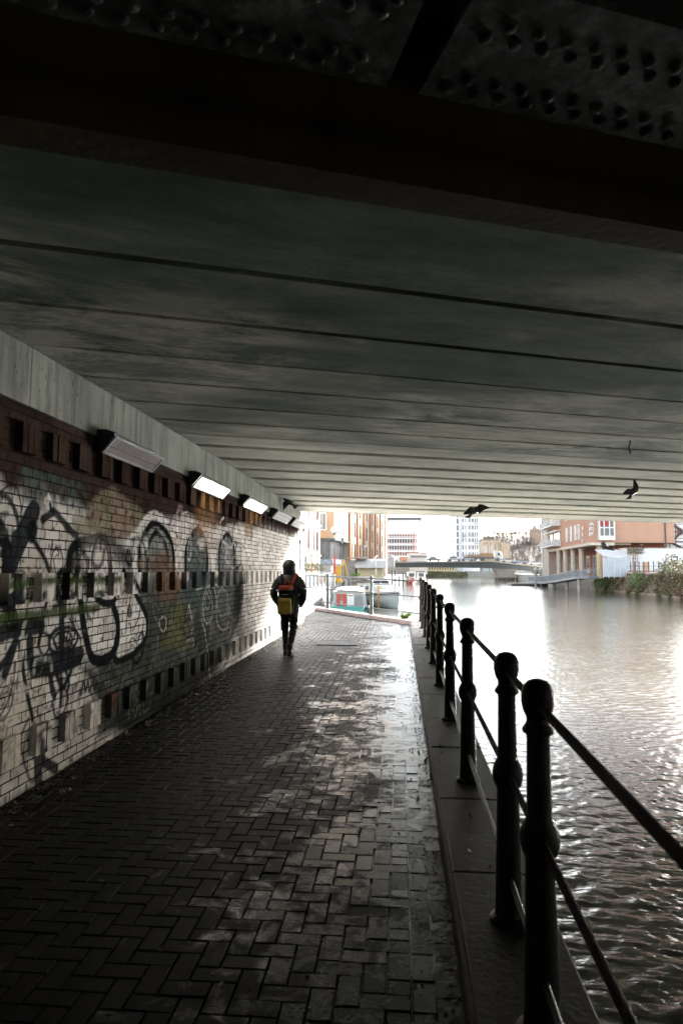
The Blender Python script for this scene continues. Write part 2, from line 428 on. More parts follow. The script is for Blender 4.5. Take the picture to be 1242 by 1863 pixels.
# concentric arch figures
def arch(l, t, r, bot, w, col, al=1.0):
    (lx, ly), (tx, ty), (rx, ry) = l, t, r
    pts = [(lx, bot), (lx, ly), (lx + (tx-lx)*.25, ty + (ly-ty)*.42), (tx, ty), (tx + (rx-tx)*.75, ty + (ry-ty)*.42), (rx, ry), (rx, bot)]
    stroke(pts, w, col, al, .015)
fill([(246,1040),(247,1005),(258,965),(281,945),(305,960),(320,1000),(324,1040)], (.2,.23,.23), .95, .03)
arch((247,1008),(281,942),(322,1008), 1042, .16, WHITE)
arch((254,1008),(281,953),(316,1008), 1040, .09, BLK)
arch((262,1010),(283,962),(310,1010), 1038, .05, (.32,.36,.35))
arch((268,1012),(284,970),(305,1012), 1036, .07, BLK)
fill([(256,985),(266,978),(270,995),(268,1010),(258,1002)], WHITE, .95, .03); fill([(282,985),(294,978),(298,1000),(288,1008)], (.30,.32,.32), .9, .04)
fill([(252,1022),(262,1015),(266,1030),(256,1036)], (.42,.28,.22), .7, .03)
fill([(272,1020),(300,1002),(318,1035),(322,1085),(300,1092),(275,1070)], RUST, .75, .08)
for px in ([(322,935),(325,925),(331,928),(332,960),(328,985)], [(317,952),(321,975),(319,990)], [(335,955),(345,975)]): stroke(px, .06, (.50,.36,.35), .8, .03)
fill([(330,1040),(334,1000),(345,968),(360,957),(374,970),(382,1005),(384,1045),(372,1095),(350,1100),(335,1080)], (.07,.10,.105), .95, .03)
arch((333,1010),(359,955),(381,1010), 1050, .11, (.62,.57,.55), .9); arch((338,1012),(360,963),(377,1012), 1048, .09, BLK)
fill([(343,985),(347,968),(350,985),(348,1010),(343,1016)], (.28,.33,.34), .8, .02); fill([(360,985),(370,978),(374,990),(366,1000)], WHITE, .8, .04)
stroke([(341,1000),(344,985),(348,998),(346,1018),(342,1016),(341,1000)], .03, (.60,.62,.60), .8)
fill([(392,1040),(396,995),(405,968),(414,962),(424,975),(430,1005),(432,1045),(425,1110),(400,1120),(392,1080)], (.13,.15,.16), .9, .05)
arch((394,1005),(413,963),(430,1005), 1050, .10, (.60,.58,.57), .85); arch((399,1005),(414,972),(426,1005), 1050, .08, BLK, .95)
fill([(404,1000),(413,985),(421,1000),(421,1035),(408,1035)], (.42,.42,.42), .55, .08)
# loops, drops and scrawls over the dark area
stroke([(344,1100),(337,1140),(338,1160),(344,1164),(349,1155),(349,1128),(344,1100)], .030, (.55,.56,.53), .85)
stroke([(378,1062),(370,1090),(371,1125),(379,1133),(386,1118),(385,1085),(379,1070)], .030, (.5,.52,.5), .8)
stroke([(376,1075),(373,1095),(378,1108),(382,1092),(377,1080)], .025, (.45,.47,.45), .7)
stroke([(394,1088),(394,1125),(401,1144),(408,1146),(414,1138),(416,1100)], .035, (.52,.53,.52), .75)
stroke([(396,1085),(404,1070),(414,1085),(412,1115),(400,1120),(396,1100)], .03, (.36,.37,.37), .7)
stroke([(367,1128),(373,1150),(377,1180),(381,1220),(385,1245)], .035, (.50,.51,.48), .8); stroke([(350,1150),(353,1172),(350,1176)], .02, (.4,.4,.38), .7)
stroke([(297,1122),(291,1128),(292,1144),(299,1148),(303,1130),(300,1122)], .022, (.55,.58,.55), .85); stroke([(303,1128),(303,1146),(308,1144),(309,1130),(309,1146),(314,1140)], .020, (.55,.58,.55), .85)
fill([(312,1110),(325,1098),(335,1110),(338,1150),(335,1178),(305,1180),(293,1172),(303,1150)], (.15,.155,.075), .85, .06)
for i in range(34):
    y0 = random.uniform(5.9, 10.6); z0 = random.uniform(.45, 1.35); pts = [(y0, z0)]; a = random.uniform(0, 6.28)
    for k in range(4): a += random.uniform(-.9, .9); pts.append((pts[-1][0] + .16*math.cos(a), pts[-1][1] + .13*math.sin(a)))
    stroke(pts, random.choice([.012,.016,.022]), random.choice([(.30,.34,.32),(.18,.24,.22),(.10,.14,.15),(.40,.42,.38),(.26,.27,.12)]), random.uniform(.35,.7), .008, metric=True)
for i in range(26):
    y0 = random.uniform(9.0, 12.5); z0 = random.uniform(1.5, 2.3); pts = [(y0, z0)]; a = random.uniform(0, 6.28)
    for k in range(4): a += random.uniform(-1.1, 1.1); pts.append((pts[-1][0] + .2*math.cos(a), pts[-1][1] + .12*math.sin(a)))
    stroke(pts, random.choice([.016,.024,.035]), random.choice([(.48,.33,.33),(.20,.22,.23),(.60,.56,.56),(.32,.25,.26)]), random.uniform(.3,.6), .01, metric=True)
stroke([(437,1000),(441,1050),(437,1120),(441,1170)], .06, (.34,.26,.27), .6, .05)
# orange runs below the lit lamps
for px, w in (([(364,905),(362,945)], .25), ([(372,912),(371,950)], .2), ([(388,918),(386,942)], .22), ([(449,928),(448,955)], .3), ([(458,935),(457,965)], .3), ([(466,935),(466,950)], .2)):
    stroke(px, w, ORG_, .8, .12)
fill([(352,955),(385,930),(398,965),(385,1000),(362,985)], (.45,.30,.22), .35, .15)
# big throw-up on the left
fill([(143,1048),(160,1045),(168,1080),(190,1098),(205,1090),(215,1062),(228,1045),(240,1070),(268,1122),(268,1160),(250,1185),(222,1200),(210,1188),(207,1180),(195,1194),(176,1197),(163,1180),(155,1130)], (.82,.80,.78), 1, .01)
for px, w in (([(141,1040),(146,1085),(153,1140),(163,1185),(172,1200),(188,1201),(205,1188),(214,1165),(214,1130),(207,1105)], .085),
              ([(225,1040),(240,1068),(262,1110),(268,1130),(266,1158),(250,1183),(228,1198),(214,1203),(208,1192),(212,1160)], .06),
              ([(172,1080),(180,1092),(195,1099),(208,1093),(217,1075),(223,1052),(226,1040)], .06),
              ([(126,1045),(127,1010),(140,990),(165,985),(188,980),(198,1000),(201,1035)], .08),
              ([(152,1000),(160,1025),(158,1040)], .05), ([(172,995),(168,1020),(176,1032),(186,1025),(190,1000)], .045), ([(233,1000),(229,1018),(238,1028)], .03)):
    stroke(px, w*1.25, (.016,.019,.022), 1, .007)
fill([(150,985),(195,982),(200,1040),(150,1042)], (.60,.55,.52), .35, .06)
for px, w, c in (([(62,930),(48,960),(30,1000),(16,1036)], .13, SLATE), ([(48,962),(62,985),(80,1012),(92,1050),(86,1090),(76,1130),(72,1170)], .035, SLATE),
                 ([(60,962),(58,972)], .10, BLK), ([(30,980),(42,982)], .10, GREY), ([(0,960),(10,985),(14,1020),(18,1060),(20,1110)], .09, SLATE),
                 ([(84,912),(90,925),(98,932),(92,925),(84,912)], .05, WHITE), ([(88,905),(92,920)], .05, WHITE), ([(92,918),(93,925)], .03, BLK),
                 ([(98,930),(112,945),(128,965),(140,975)], .05, GREY), ([(78,945),(85,940),(96,932)], .05, SLATE),
                 ([(0,1085),(14,1100),(28,1125),(34,1150)], .05, SLATE), ([(0,1098),(16,1118),(25,1140)], .03, SLATE), ([(0,1078),(20,1095),(32,1120)], .02, BLK),
                 ([(104,1090),(106,1052),(114,1040),(124,1046),(128,1085)], .04, SLATE), ([(112,1095),(113,1145),(112,1200)], .07, SLATE), ([(120,1050),(119,1120)], .03, SLATE),
                 ([(0,1156),(24,1146),(60,1140),(75,1138)], .09, SLATE), ([(10,1226),(22,1190),(30,1160),(36,1140)], .06, SLATE), ([(0,1215),(12,1200),(22,1180)], .05, SLATE),
                 ([(55,1165),(56,1200),(60,1215)], .07, SLATE), ([(62,1210),(90,1204),(120,1200),(146,1190)], .10, SLATE), ([(60,1225),(95,1222),(130,1210),(146,1200)], .06, SLATE),
                 ([(90,1160),(92,1180),(108,1190),(126,1184),(140,1168),(140,1152),(124,1142),(104,1145),(92,1158)], .028, SLATE), ([(98,1160),(112,1150),(126,1152),(132,1165),(124,1178),(106,1180),(98,1168)], .02, SLATE),
                 ([(118,1150),(114,1180)], .014, SLATE), ([(124,1150),(118,1182)], .014, SLATE), ([(130,1154),(122,1182)], .014, SLATE), ([(136,1158),(126,1184)], .014, SLATE), ([(104,1150),(138,1176)], .014, SLATE),
                 ([(130,1120),(136,1140),(146,1160)], .02, SLATE), ([(126,1125),(138,1150),(142,1162)], .016, SLATE),
                 ([(92,1225),(95,1250),(100,1265)], .05, SLATE), ([(104,1228),(112,1250),(122,1240),(130,1222)], .04, SLATE), ([(120,1222),(126,1240),(124,1255)], .03, SLATE), ([(112,1232),(112,1262),(110,1285)], .03, SLATE),
                 ([(36,1170),(44,1225),(52,1270),(60,1309)], .035, BLK), ([(62,1345),(70,1375),(84,1388),(102,1398)], .06, (.06,.06,.06)), ([(68,1370),(70,1420)], .08, (.08,.08,.08)),
                 ([(148,1262),(152,1240),(156,1258),(160,1240),(163,1258),(170,1238),(172,1256),(178,1240),(180,1256),(188,1244),(190,1252)], .022, (.05,.055,.05)),
                 ([(96,985),(94,1000),(92,1010)], .012, BLK)):
    stroke(px, w*1.4, c, .97, .007)
for px in ([(88,1003),(90,990),(93,1003),(95,991)], [(97,990),(96,1002),(100,1002)], [(101,1002),(102,991),(105,997),(101,997),(105,1003)], [(106,1003),(107,991),(109,998),(111,991),(111,1003)], [(98,1018),(102,1012),(108,1008)]):
    stroke(px, .012, BLK, .9, .005, curve=False)
# drips and tags over tags on the near part
for i in range(60):
    y0 = random.uniform(4.5, 7.6); z0 = random.uniform(.75, 1.95); l_ = random.uniform(.08, .4)
    stroke([(y0, z0), (y0 + random.gauss(0,.006), z0 - l_)], random.choice([.006,.009]), random.choice([SLATE, BLK, GREY]), .75, .004, metric=True)
for i in range(46):
    y0 = random.uniform(4.5, 6.0 if i % 2 else 7.6); z0 = random.uniform(.5, 1.95); pts = [(y0, z0)]; a = random.uniform(0, 6.28); s_ = random.uniform(.05, .16); da = random.choice([-1, 1])*random.uniform(.5, 1.1)
    for k in range(random.randint(4, 9)): a += da + random.uniform(-.6, .6); pts.append((pts[-1][0] + s_*math.cos(a), pts[-1][1] + s_*math.sin(a)))
    stroke(pts, random.choice([.014,.02,.03,.045]), random.choice([SLATE, BLK, BLK, (.5,.49,.47), (.10,.13,.11)]), random.uniform(.7,.95), .006, metric=True)
for i in range(22):
    y0 = random.uniform(8.4, 13); z0 = random.uniform(.6, 2.3); pts = [(y0, z0)]; a = random.uniform(0, 6.28); s_ = random.uniform(.08, .22); da = random.choice([-1, 1])*random.uniform(.4, 1.0)
    for k in range(random.randint(4, 8)): a += da + random.uniform(-.5, .5); pts.append((pts[-1][0] + s_*1.3*math.cos(a), pts[-1][1] + s_*math.sin(a)))
    stroke(pts, random.choice([.02,.03,.045]), random.choice([(.70,.68,.66), (.72,.66,.66), GREY, BLK, (.35,.25,.25)]), random.uniform(.6,.9), .008, metric=True)
# two green bands
stroke([(-40,1070),(0,1064),(50,1060),(120,1056),(208,1054)], .065, GRN, .9, .01); stroke([(-40,1133),(0,1126),(60,1119),(140,1111),(180,1106)], .075, GRN, .88, .015)
stroke([(78,1112),(70,1085)], .05, (.16,.19,.20), .5, .02)
# small letters on a soldier block: H O B
for px in ([(46,1075),(46,1091)], [(51,1074),(51,1090)], [(46,1083),(51,1082)], [(57,1076),(55,1084),(58,1091),(61,1083),(57,1076)], [(66,1076),(66,1090)], [(66,1076),(70,1079),(66,1082),(71,1086),(66,1090)]):
    stroke(px, .016, BLK, .95, .005, curve=False)
# pale tags low on the dark wall
for px in ([(231,1248),(234,1275),(238,1250),(242,1276),(246,1248)], [(251,1246),(253,1262),(258,1244),(256,1268)], [(262,1240),(262,1262),(268,1258)], [(236,1285),(233,1310),(242,1290),(246,1306)], [(250,1282),(248,1302),(254,1280),(256,1300)], [(260,1278),(262,1296),(270,1288)]):
    stroke(px, .018, (.24,.26,.24), .8, .006)
fill([(190,1262),(198,1258),(203,1268),(198,1282),(190,1288)], (.13,.06,.04), .8, .03)
stroke([(222,1260),(218,1285),(205,1310),(190,1330),(172,1345)], .02, (.05,.05,.05), .8)

def paint_at(y, z):
    """albedo of the wall at arrays y, z"""
    n = vnoise(y*3, z*3)*.5 + vnoise(y*9+7, z*9)*.3 + vnoise(y*31, z*31)*.2
    c = np.empty((len(y), 3)); base = np.array((.052,.035,.029)); c[:] = base*(.6 + .8*n[:, None])
    wob_y = (vnoise(y*14, z*14+50)-.5)*.02; wob_z = (vnoise(y*14+90, z*14)-.5)*.02
    for kind, P, w, col, al, soft in PAINT:
        pad = w/2 + soft + .02
        sel = np.nonzero((y > P[:,0].min()-pad) & (y < P[:,0].max()+pad) & (z > P[:,1].min()-pad) & (z < P[:,1].max()+pad))[0]
        if len(sel) == 0: continue
        yy = y[sel] + wob_y[sel]*min(1, soft/.012); zz = z[sel] + wob_z[sel]*min(1, soft/.012); dmin = np.full(len(sel), 1e9)
        closed = kind == 'f'; m = len(P)
        ins = np.zeros(len(sel), bool)
        for i in range(m if closed else m-1):
            a = P[i]; b = P[(i+1) % m]; d = b - a; l2 = d @ d
            if l2 < 1e-12: continue
            t = np.clip(((yy-a[0])*d[0] + (zz-a[1])*d[1])/l2, 0, 1)
            dmin = np.minimum(dmin, (yy-a[0]-t*d[0])**2 + (zz-a[1]-t*d[1])**2)
            if closed:
                cr = (a[1] > zz) != (b[1] > zz)
                if cr.any(): ins ^= cr & (yy < (b[0]-a[0])*(zz-a[1])/(b[1]-a[1] + 1e-12) + a[0])
        dist = np.sqrt(dmin)
        sd = np.where(ins, -dist, dist) if closed else dist - w/2
        if soft > .03: sd = sd + (n[sel]-.5)*soft*2.2
        k = np.clip(.5 - sd/(2*soft), 0, 1)*al
        if soft > .03: k = k*(.75 + .5*n[sel]).clip(0, 1)
        c[sel] = c[sel]*(1-k[:,None]) + np.array(col)*k[:,None]
    wear = np.clip((vnoise(y*23+3, z*23) - .74)*6, 0, 1)*.7        # chips down to the brick
    c = c*(1-wear[:,None]) + base*.8*wear[:,None]
    return np.concatenate([c, np.ones((len(y), 1))], 1)
# ------------------------------------------------------------------ the brick wall
WTOP = 2.835; WEND = 19.8
def wall_mat():
    m, nt, b = _mat('painted_brick')
    t = nt.nodes.new('ShaderNodeTexCoord'); sp = nt.nodes.new('ShaderNodeSeparateXYZ'); L(nt, t.outputs['Object'], sp.inputs[0])
    cb = nt.nodes.new('ShaderNodeCombineXYZ'); L(nt, sp.outputs[1], cb.inputs[0]); L(nt, sp.outputs[2], cb.inputs[1])
    # slightly uneven joints
    nz = N(nt, 'ShaderNodeTexNoise', Scale=6.0, Detail=3.0); L(nt, t.outputs['Object'], nz.inputs['Vector'])
    va = nt.nodes.new('ShaderNodeVectorMath'); va.operation = 'MULTIPLY_ADD'; L(nt, nz.outputs['Color'], va.inputs[0])
    va.inputs[1].default_value = (.010,.010,0); L(nt, cb.outputs[0], va.inputs[2])
    br = N(nt, 'ShaderNodeTexBrick'); L(nt, va.outputs[0], br.inputs['Vector'])
    br.inputs['Scale'].default_value = 1; br.inputs['Brick Width'].default_value = .225; br.inputs['Row Height'].default_value = .075
    br.inputs['Mortar Size'].default_value = .0062; br.inputs['Mortar Smooth'].default_value = .25; br.inputs['Bias'].default_value = 0
    br.inputs['Color1'].default_value = (1,1,1,1); br.inputs['Color2'].default_value = (.70,.69,.67,1); br.inputs['Mortar'].default_value = (1,1,1,1)
    a = nt.nodes.new('ShaderNodeAttribute'); a.attribute_name = 'Col'
    c = mixc(nt, 1.0, a.outputs[0], br.outputs[0], 'MULTIPLY')
    n2 = N(nt, 'ShaderNodeTexNoise', Scale=5.0, Detail=8.0, Roughness=.75); L(nt, coords(nt, (1, 1, .45)), n2.inputs['Vector'])
    c = mixc(nt, ramp(nt, n2.outputs[0], [(.50, (0,0,0)), (.70, (1,1,1))]), c, mixc(nt, 1.0, c, (.42,.40,.37), 'MULTIPLY'))
    n3 = N(nt, 'ShaderNodeTexNoise', Scale=2.2, Detail=5.0); L(nt, t.outputs['Object'], n3.inputs['Vector'])
    jm = math_(nt, 'MULTIPLY', br.outputs['Fac'], ramp(nt, n3.outputs[0], [(.32, (.35,.35,.35)), (.5, (1,1,1))]))
    c = mixc(nt, jm, c, (.018,.016,.014))
    L(nt, c, b.inputs['Base Color']); b.inputs['Roughness'].default_value = .8; b.inputs['Specular IOR Level'].default_value = 0
    n4 = N(nt, 'ShaderNodeTexNoise', Scale=40.0, Detail=4.0); L(nt, t.outputs['Object'], n4.inputs['Vector'])
    h = math_(nt, 'ADD', math_(nt, 'MULTIPLY', math_(nt, 'SUBTRACT', 1.0, br.outputs['Fac']), 1.0), math_(nt, 'MULTIPLY', n4.outputs[0], .25))
    bump(nt, b, h, .8, .010)
    return m
m_wall = wall_mat()
ys_ = [-8.0, -4, 0, 2, 3.2]; y = 3.2
while y < WEND: y += .0085*max(1, y/4.6); ys_.append(min(y, WEND))
zs_ = np.concatenate([[-.3], np.arange(-.05, WTOP, .012), [WTOP]])
wall = thing('brick_wall', (WALLX, 0, 0), 'long graffiti covered brick wall beside the towpath under the bridge', 'wall')
gv, gf = grid_mesh(np.array(ys_), zs_, lambda a, b: a*0)
wpos = np.stack([np.full(len(gv), WALLX), gv[:,0], gv[:,1]], 1)
np_mesh('brickwork', wpos, gf, m_wall, wall, False, paint_at(gv[:,0], gv[:,1]))
part('wall_core', MB().box((WALLX - .26, 5.9, 1.25), (.5, 27.78, 3.1)), M('brick_core', (.10,.06,.05), .9), wall)
# three courses of projecting soldier bricks in groups of three
def soldiers(z0, phase):
    V = []; F = []; n = 0; k = 0
    zc = np.linspace(z0 + .004, z0 + .222, 10)
    y = phase
    while y < WEND - .25:
        if y > 1:
            pr = .062 + random.gauss(0, .002)
            for q in range(3):
                a = y + q*.0755 + .003; b = a + .0695; p = pr + random.gauss(0, .0025)
                for yy in (a, a+.03, b):
                    for zz in zc: V.append((WALLX + p, yy, zz))
                for r_ in range(2):
                    for s_ in range(9): F.append((n + r_*10 + s_, n + (r_+1)*10 + s_, n + (r_+1)*10 + s_ + 1, n + r_*10 + s_ + 1))
                for yy in (a, b):
                    for xx in (WALLX - .01, WALLX + p):
                        for zz in (zc[0], zc[-1]): V.append((xx, yy, zz))
                o = n + 30
                F += [(o+0,o+2,o+3,o+1), (o+4,o+5,o+7,o+6), (o+1,o+3,o+7,o+5), (o+0,o+4,o+6,o+2)]
                n += 38
        y += .445
    V = np.array(V); c = paint_at(V[:,1], V[:,2])
    return np_mesh('soldier_course', V, np.array(F), m_sold, wall, False, c)
def sold_mat():
    m, nt, b = _mat('painted_soldier_brick')
    a = nt.nodes.new('ShaderNodeAttribute'); a.attribute_name = 'Col'
    n2 = N(nt, 'ShaderNodeTexNoise', Scale=7.0, Detail=8.0, Roughness=.75); L(nt, coords(nt, (1, 1, .4)), n2.inputs['Vector'])
    c = mixc(nt, ramp(nt, n2.outputs[0], [(.46, (0,0,0)), (.66, (1,1,1))]), a.outputs[0], mixc(nt, 1.0, a.outputs[0], (.40,.38,.35), 'MULTIPLY'))
    L(nt, c, b.inputs['Base Color']); b.inputs['Roughness'].default_value = .8; b.inputs['Specular IOR Level'].default_value = 0
    bump(nt, b, n2.outputs[0], .35, .006); return m
m_sold = sold_mat()
for z0, ph in ((.245, .615), (1.385, .585), (2.475, .68)): soldiers(z0, ph)
# concrete sill beam, in lengths
def sill_mat():
    m, nt, b = _mat('streaked_sill_concrete')
    n1 = N(nt, 'ShaderNodeTexNoise', Scale=5.0, Detail=8.0, Roughness=.7); L(nt, coords(nt, (1, 1.6, .16)), n1.inputs['Vector'])
    n2 = N(nt, 'ShaderNodeTexNoise', Scale=1.3, Detail=6.0); L(nt, coords(nt), n2.inputs['Vector'])
    n3 = N(nt, 'ShaderNodeTexNoise', Scale=30.0, Detail=3.0); L(nt, coords(nt, (1, 1, .4)), n3.inputs['Vector'])
    c = ramp(nt, n2.outputs[0], [(.35, (.20,.215,.19)), (.65, (.32,.325,.285))])
    c = mixc(nt, ramp(nt, n1.outputs[0], [(.46, (0,0,0)), (.66, (.85,.85,.85))]), c, (.10,.105,.09))
    c = mixc(nt, ramp(nt, n3.outputs[0], [(.66, (0,0,0)), (.72, (.9,.9,.9))]), c, (.04,.04,.035))
    L(nt, c, b.inputs['Base Color']); b.inputs['Roughness'].default_value = .85; b.inputs['Specular IOR Level'].default_value = .05
    bump(nt, b, n3.outputs[0], .4, .006); return m
m_conc = M('stained_concrete', (.27,.27,.245), .75, .22, 1.6, bmp=.45, dirt=(.06,.06,.052), aniso=(1,1,.35))
def SB(s): return 3.235 + .085*(1 - ((s - 11.2)/8.3)**2)
mb = MB(); y = -8.0; yy = [-8, -6, -4, -2, 0, 2.2, 4.83, 7.02, 8.67, 10.45, 12.3, 14.2, 16.1, 18.0, 19.82]
for a, b_ in zip(yy, yy[1:]):
    mb.prism([(WALLX-.5, a+.003),(WALLX+.022, a+.003),(WALLX+.022, b_-.003),(WALLX-.5, b_-.003)], WTOP + .002, lambda x, y: SB(y + 2.75*T21) - .004)
part('sill_beam', mb, sill_mat(), wall, bevel=.006)
m_blk = M('black_pipe', (.03,.03,.035), .5, .2, 5)
tag(part('conduit_pipe', MB().tube([(WALLX+.03, 18.75, 1.62), (WALLX+.03, 18.75, 2.38)], .022, 8).box((WALLX+.03, 18.75, 2.4), (.06,.07,.10)).box((WALLX+.02, 18.75, 1.9), (.04,.06,.03)), m_blk), 'thin dark pipe clipped upright on the white end of the brick wall', 'pipe')

# ------------------------------------------------------------------ concrete bridge overhead
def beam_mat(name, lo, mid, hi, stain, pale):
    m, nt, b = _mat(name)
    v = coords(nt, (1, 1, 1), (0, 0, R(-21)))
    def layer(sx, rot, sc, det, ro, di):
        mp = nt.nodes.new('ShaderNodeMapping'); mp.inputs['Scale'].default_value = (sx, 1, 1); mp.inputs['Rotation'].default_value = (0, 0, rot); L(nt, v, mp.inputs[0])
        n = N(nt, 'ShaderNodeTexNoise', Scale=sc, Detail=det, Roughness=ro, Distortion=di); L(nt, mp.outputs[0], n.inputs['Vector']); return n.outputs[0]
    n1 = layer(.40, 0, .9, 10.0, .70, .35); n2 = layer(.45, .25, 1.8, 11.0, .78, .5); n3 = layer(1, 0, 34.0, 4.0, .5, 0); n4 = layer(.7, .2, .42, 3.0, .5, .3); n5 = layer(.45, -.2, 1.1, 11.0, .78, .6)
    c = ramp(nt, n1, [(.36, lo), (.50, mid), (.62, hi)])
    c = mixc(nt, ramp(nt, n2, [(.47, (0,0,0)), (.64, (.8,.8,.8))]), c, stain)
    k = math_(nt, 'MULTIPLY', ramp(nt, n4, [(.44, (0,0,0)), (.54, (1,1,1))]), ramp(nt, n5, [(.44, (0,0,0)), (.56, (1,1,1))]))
    c = mixc(nt, math_(nt, 'MULTIPLY', k, .85), c, pale)  # pale patches painted in as pools of light reflected off the water
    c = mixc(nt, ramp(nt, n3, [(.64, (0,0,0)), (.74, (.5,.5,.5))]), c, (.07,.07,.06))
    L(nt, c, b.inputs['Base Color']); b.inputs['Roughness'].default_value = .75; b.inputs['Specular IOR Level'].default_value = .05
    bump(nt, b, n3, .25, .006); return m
m_soffit_dim = beam_mat('green_grey_soffit_painted_dim', (.085,.115,.098), (.17,.21,.18), (.30,.33,.28), (.085,.115,.10), (.66,.65,.56))  # near beams: fall-off of light put into a darker colour
m_soffit_glint = beam_mat('patchy_soffit_painted_glint', (.15,.185,.16), (.33,.355,.305), (.60,.60,.52), (.17,.205,.18), (.72,.71,.62))  # middle beams: paler mottle stands in for sun glint off the river
m_soffit_bright = beam_mat('cream_grey_soffit_painted_bright', (.44,.46,.40), (.60,.60,.53), (.72,.71,.62), (.33,.36,.315), (.74,.73,.64))  # far beams: stronger light by the opening put into a paler colour
m_brownc = M('brown_stained_fascia', (.06,.05,.034), .8, .35, 2.0, bmp=.5, spec=.05, dirt=(.04,.035,.03), aniso=(1,1,.4))
S = [2.93,3.90,4.83,5.79,6.67,7.56,8.43,9.30,10.14,11.28,12.36,13.49,14.82,16.05,17.23,18.26,19.89]
GAP = [0,.037,.037,.022,.025,.028,.032,.016,.105,.12,.115,.115,.125,.12,.115,.115,0]
bridge = thing('concrete_bridge', (14, 17, 3.2), 'low concrete beam bridge with dark gaps between its soffit beams crossing overhead', 'bridge')
XL, XR = -3.35, 34.0
for i in range(len(S)-1):
    a = S[i] + GAP[i]; b_ = S[i+1] - GAP[i+1]; z = SB((a+b_)/2); c = .02
    mb = MB()
    rings = []
    for x in (XL, XR):
        o = x*T21
        rings.append([Vector((x, a+o, z+.62)), Vector((x, a+o, z+c)), Vector((x, a+c+o, z)), Vector((x, b_-c+o, z)), Vector((x, b_+o, z+c)), Vector((x, b_+o, z+.62))])
    mb.loft(rings); part('soffit_beam', mb, m_soffit_dim if i < 3 else (m_soffit_glint if i < 7 else m_soffit_bright), bridge)
mb = MB(); q = lambda x, s, z: Vector((x, s + x*T21, z))
mb.loft([[q(x, 2.6, 4.0), q(x, 20.2, 4.0), q(x, 20.2, 4.35), q(x, 2.6, 4.35)] for x in (XL, XR)])
part('deck_slab', mb, m_conc, bridge)
for nm, s0, s1, zb in (('fascia', 2.72, 2.922, 3.225), ('parapet', 19.898, 20.12, 3.25)):
    mb = MB(); mb.loft([[q(x, s0, zb), q(x, s1, zb), q(x, s1, 3.995), q(x, s0, 3.995)] for x in (XL, XR)])
    mb.loft([[q(x, s0, 4.36), q(x, s1, 4.36), q(x, s1, 5.3), q(x, s0, 5.3)] for x in (XL, XR)])
    part(nm, mb, m_brownc if nm == 'fascia' else m_conc, bridge)
mb = MB(); mb.prism([(31.5, 14.5),(34, 15.5),(34, 33.5),(31.5, 32.5)], -3, 3.2); part('abutment', mb, m_conc, bridge)
mb = MB(); mb.prism([(-40,-9),(-3.26,-9),(-3.26,19.8),(-40,19.8)], -3, 4.3); tag(part('embankment', mb, M('embankment_earth', (.12,.10,.07), .9)), kind='structure')

# ------------------------------------------------------------------ riveted steel bridge nearer the viewer
def steel_mat():
    m, nt, b = _mat('old_painted_steel')
    v = coords(nt); n1 = N(nt, 'ShaderNodeTexNoise', Scale=7.0, Detail=8.0, Roughness=.75); L(nt, v, n1.inputs['Vector'])
    c = ramp(nt, n1.outputs[0], [(.36, (.016,.015,.014)), (.52, (.055,.062,.058)), (.68, (.16,.185,.175))])
    L(nt, c, b.inputs['Base Color']); b.inputs['Roughness'].default_value = .75; b.inputs['Specular IOR Level'].default_value = .12; bump(nt, b, n1.outputs[0], .5, .01); return m
m_steel = steel_mat(); m_dsteel = M('blackened_steel', (.035,.033,.03), .7, .3, 4)
steel = thing('steel_bridge', (10, 4, 3.3), 'dark riveted steel girder bridge right above the viewer', 'bridge')
SZ = 3.36
xsplit = at(748, 60, 2.55).x
mb = MB()
def _sx(px, py):
    g = on_z(px, py, SZ); return g.x, g.y - g.x*T21
def _cut(lo, hi, s):                      # slanting plate end through two surveyed points
    (xa_, sa_), (xb_, sb_) = _sx(*lo), _sx(*hi); return xa_ + (xb_ - xa_)*(s - sa_)/(sb_ - sa_)
for x0, x1, side in ((-12, xsplit - .075, 0), (xsplit + .065, 30, 1)):
    mb = MB()
    e0 = _cut((718, 124), (772, 0), 2.35) if not side else _cut((784, 130), (858, 0), 2.35); e1 = _cut((718, 124), (772, 0), 1.80) if not side else _cut((784, 130), (858, 0), 1.80)
    far_ = 30 if side else -12
    mb.loft([[q(xb_, 1.80, SZ), q(xa_, 2.35, SZ), q(xa_, 2.35, SZ+.025), q(xb_, 1.80, SZ+.025)] for xa_, xb_ in (((far_, far_), (e0, e1)) if not side else ((e0, e1), (far_, far_)))])
    xa, xb = (max(x0, -3), e0) if not side else (e0, 4)
    prof = [(.022, 0), (.021, -.008), (.014, -.016), (.005, -.019)]
    for row, (s, off) in enumerate(((2.29, 0), (2.225, .05), (2.02, .02), (1.955, .07))):
        x = xa + .08 + off + (e1 - e0)*(2.35 - s)/.55*side
        while x < xb - .05 + (e1 - e0)*(2.35 - s)/.55*(1 - side):
            mb.lathe(prof, q(x, s, SZ + .001), 10); x += .098
    part('flange_plate', mb, m_steel, steel, smooth=False)
mb = MB()
for s in (2.05, -2.2, -5.6, -9.5, -13.5, -33): mb.loft([[q(x, s, 3.62), q(x, s+.04, 3.62), q(x, s+.04, 4.6), q(x, s, 4.6)] for x in (-12, 32)])
part('girder_web', mb, m_dsteel, steel)
mb = MB(); mb.loft([[q(x, -34, 4.61), q(x, 2.66, 4.61), q(x, 2.66, 4.8), q(x, -34, 4.8)] for x in (-12, 42)])  # deck; its long reach behind the viewer is added to cut rear light
part('deck_plate', mb, m_dsteel, steel)
part('rear_light_blocker', MB().box((15, -21, .9), (60, .6, 7.4)), M('dark_light_blocker', (.10,.09,.08), .9), steel)  # added unseen wall that shuts out light from behind the viewer
mb = MB()
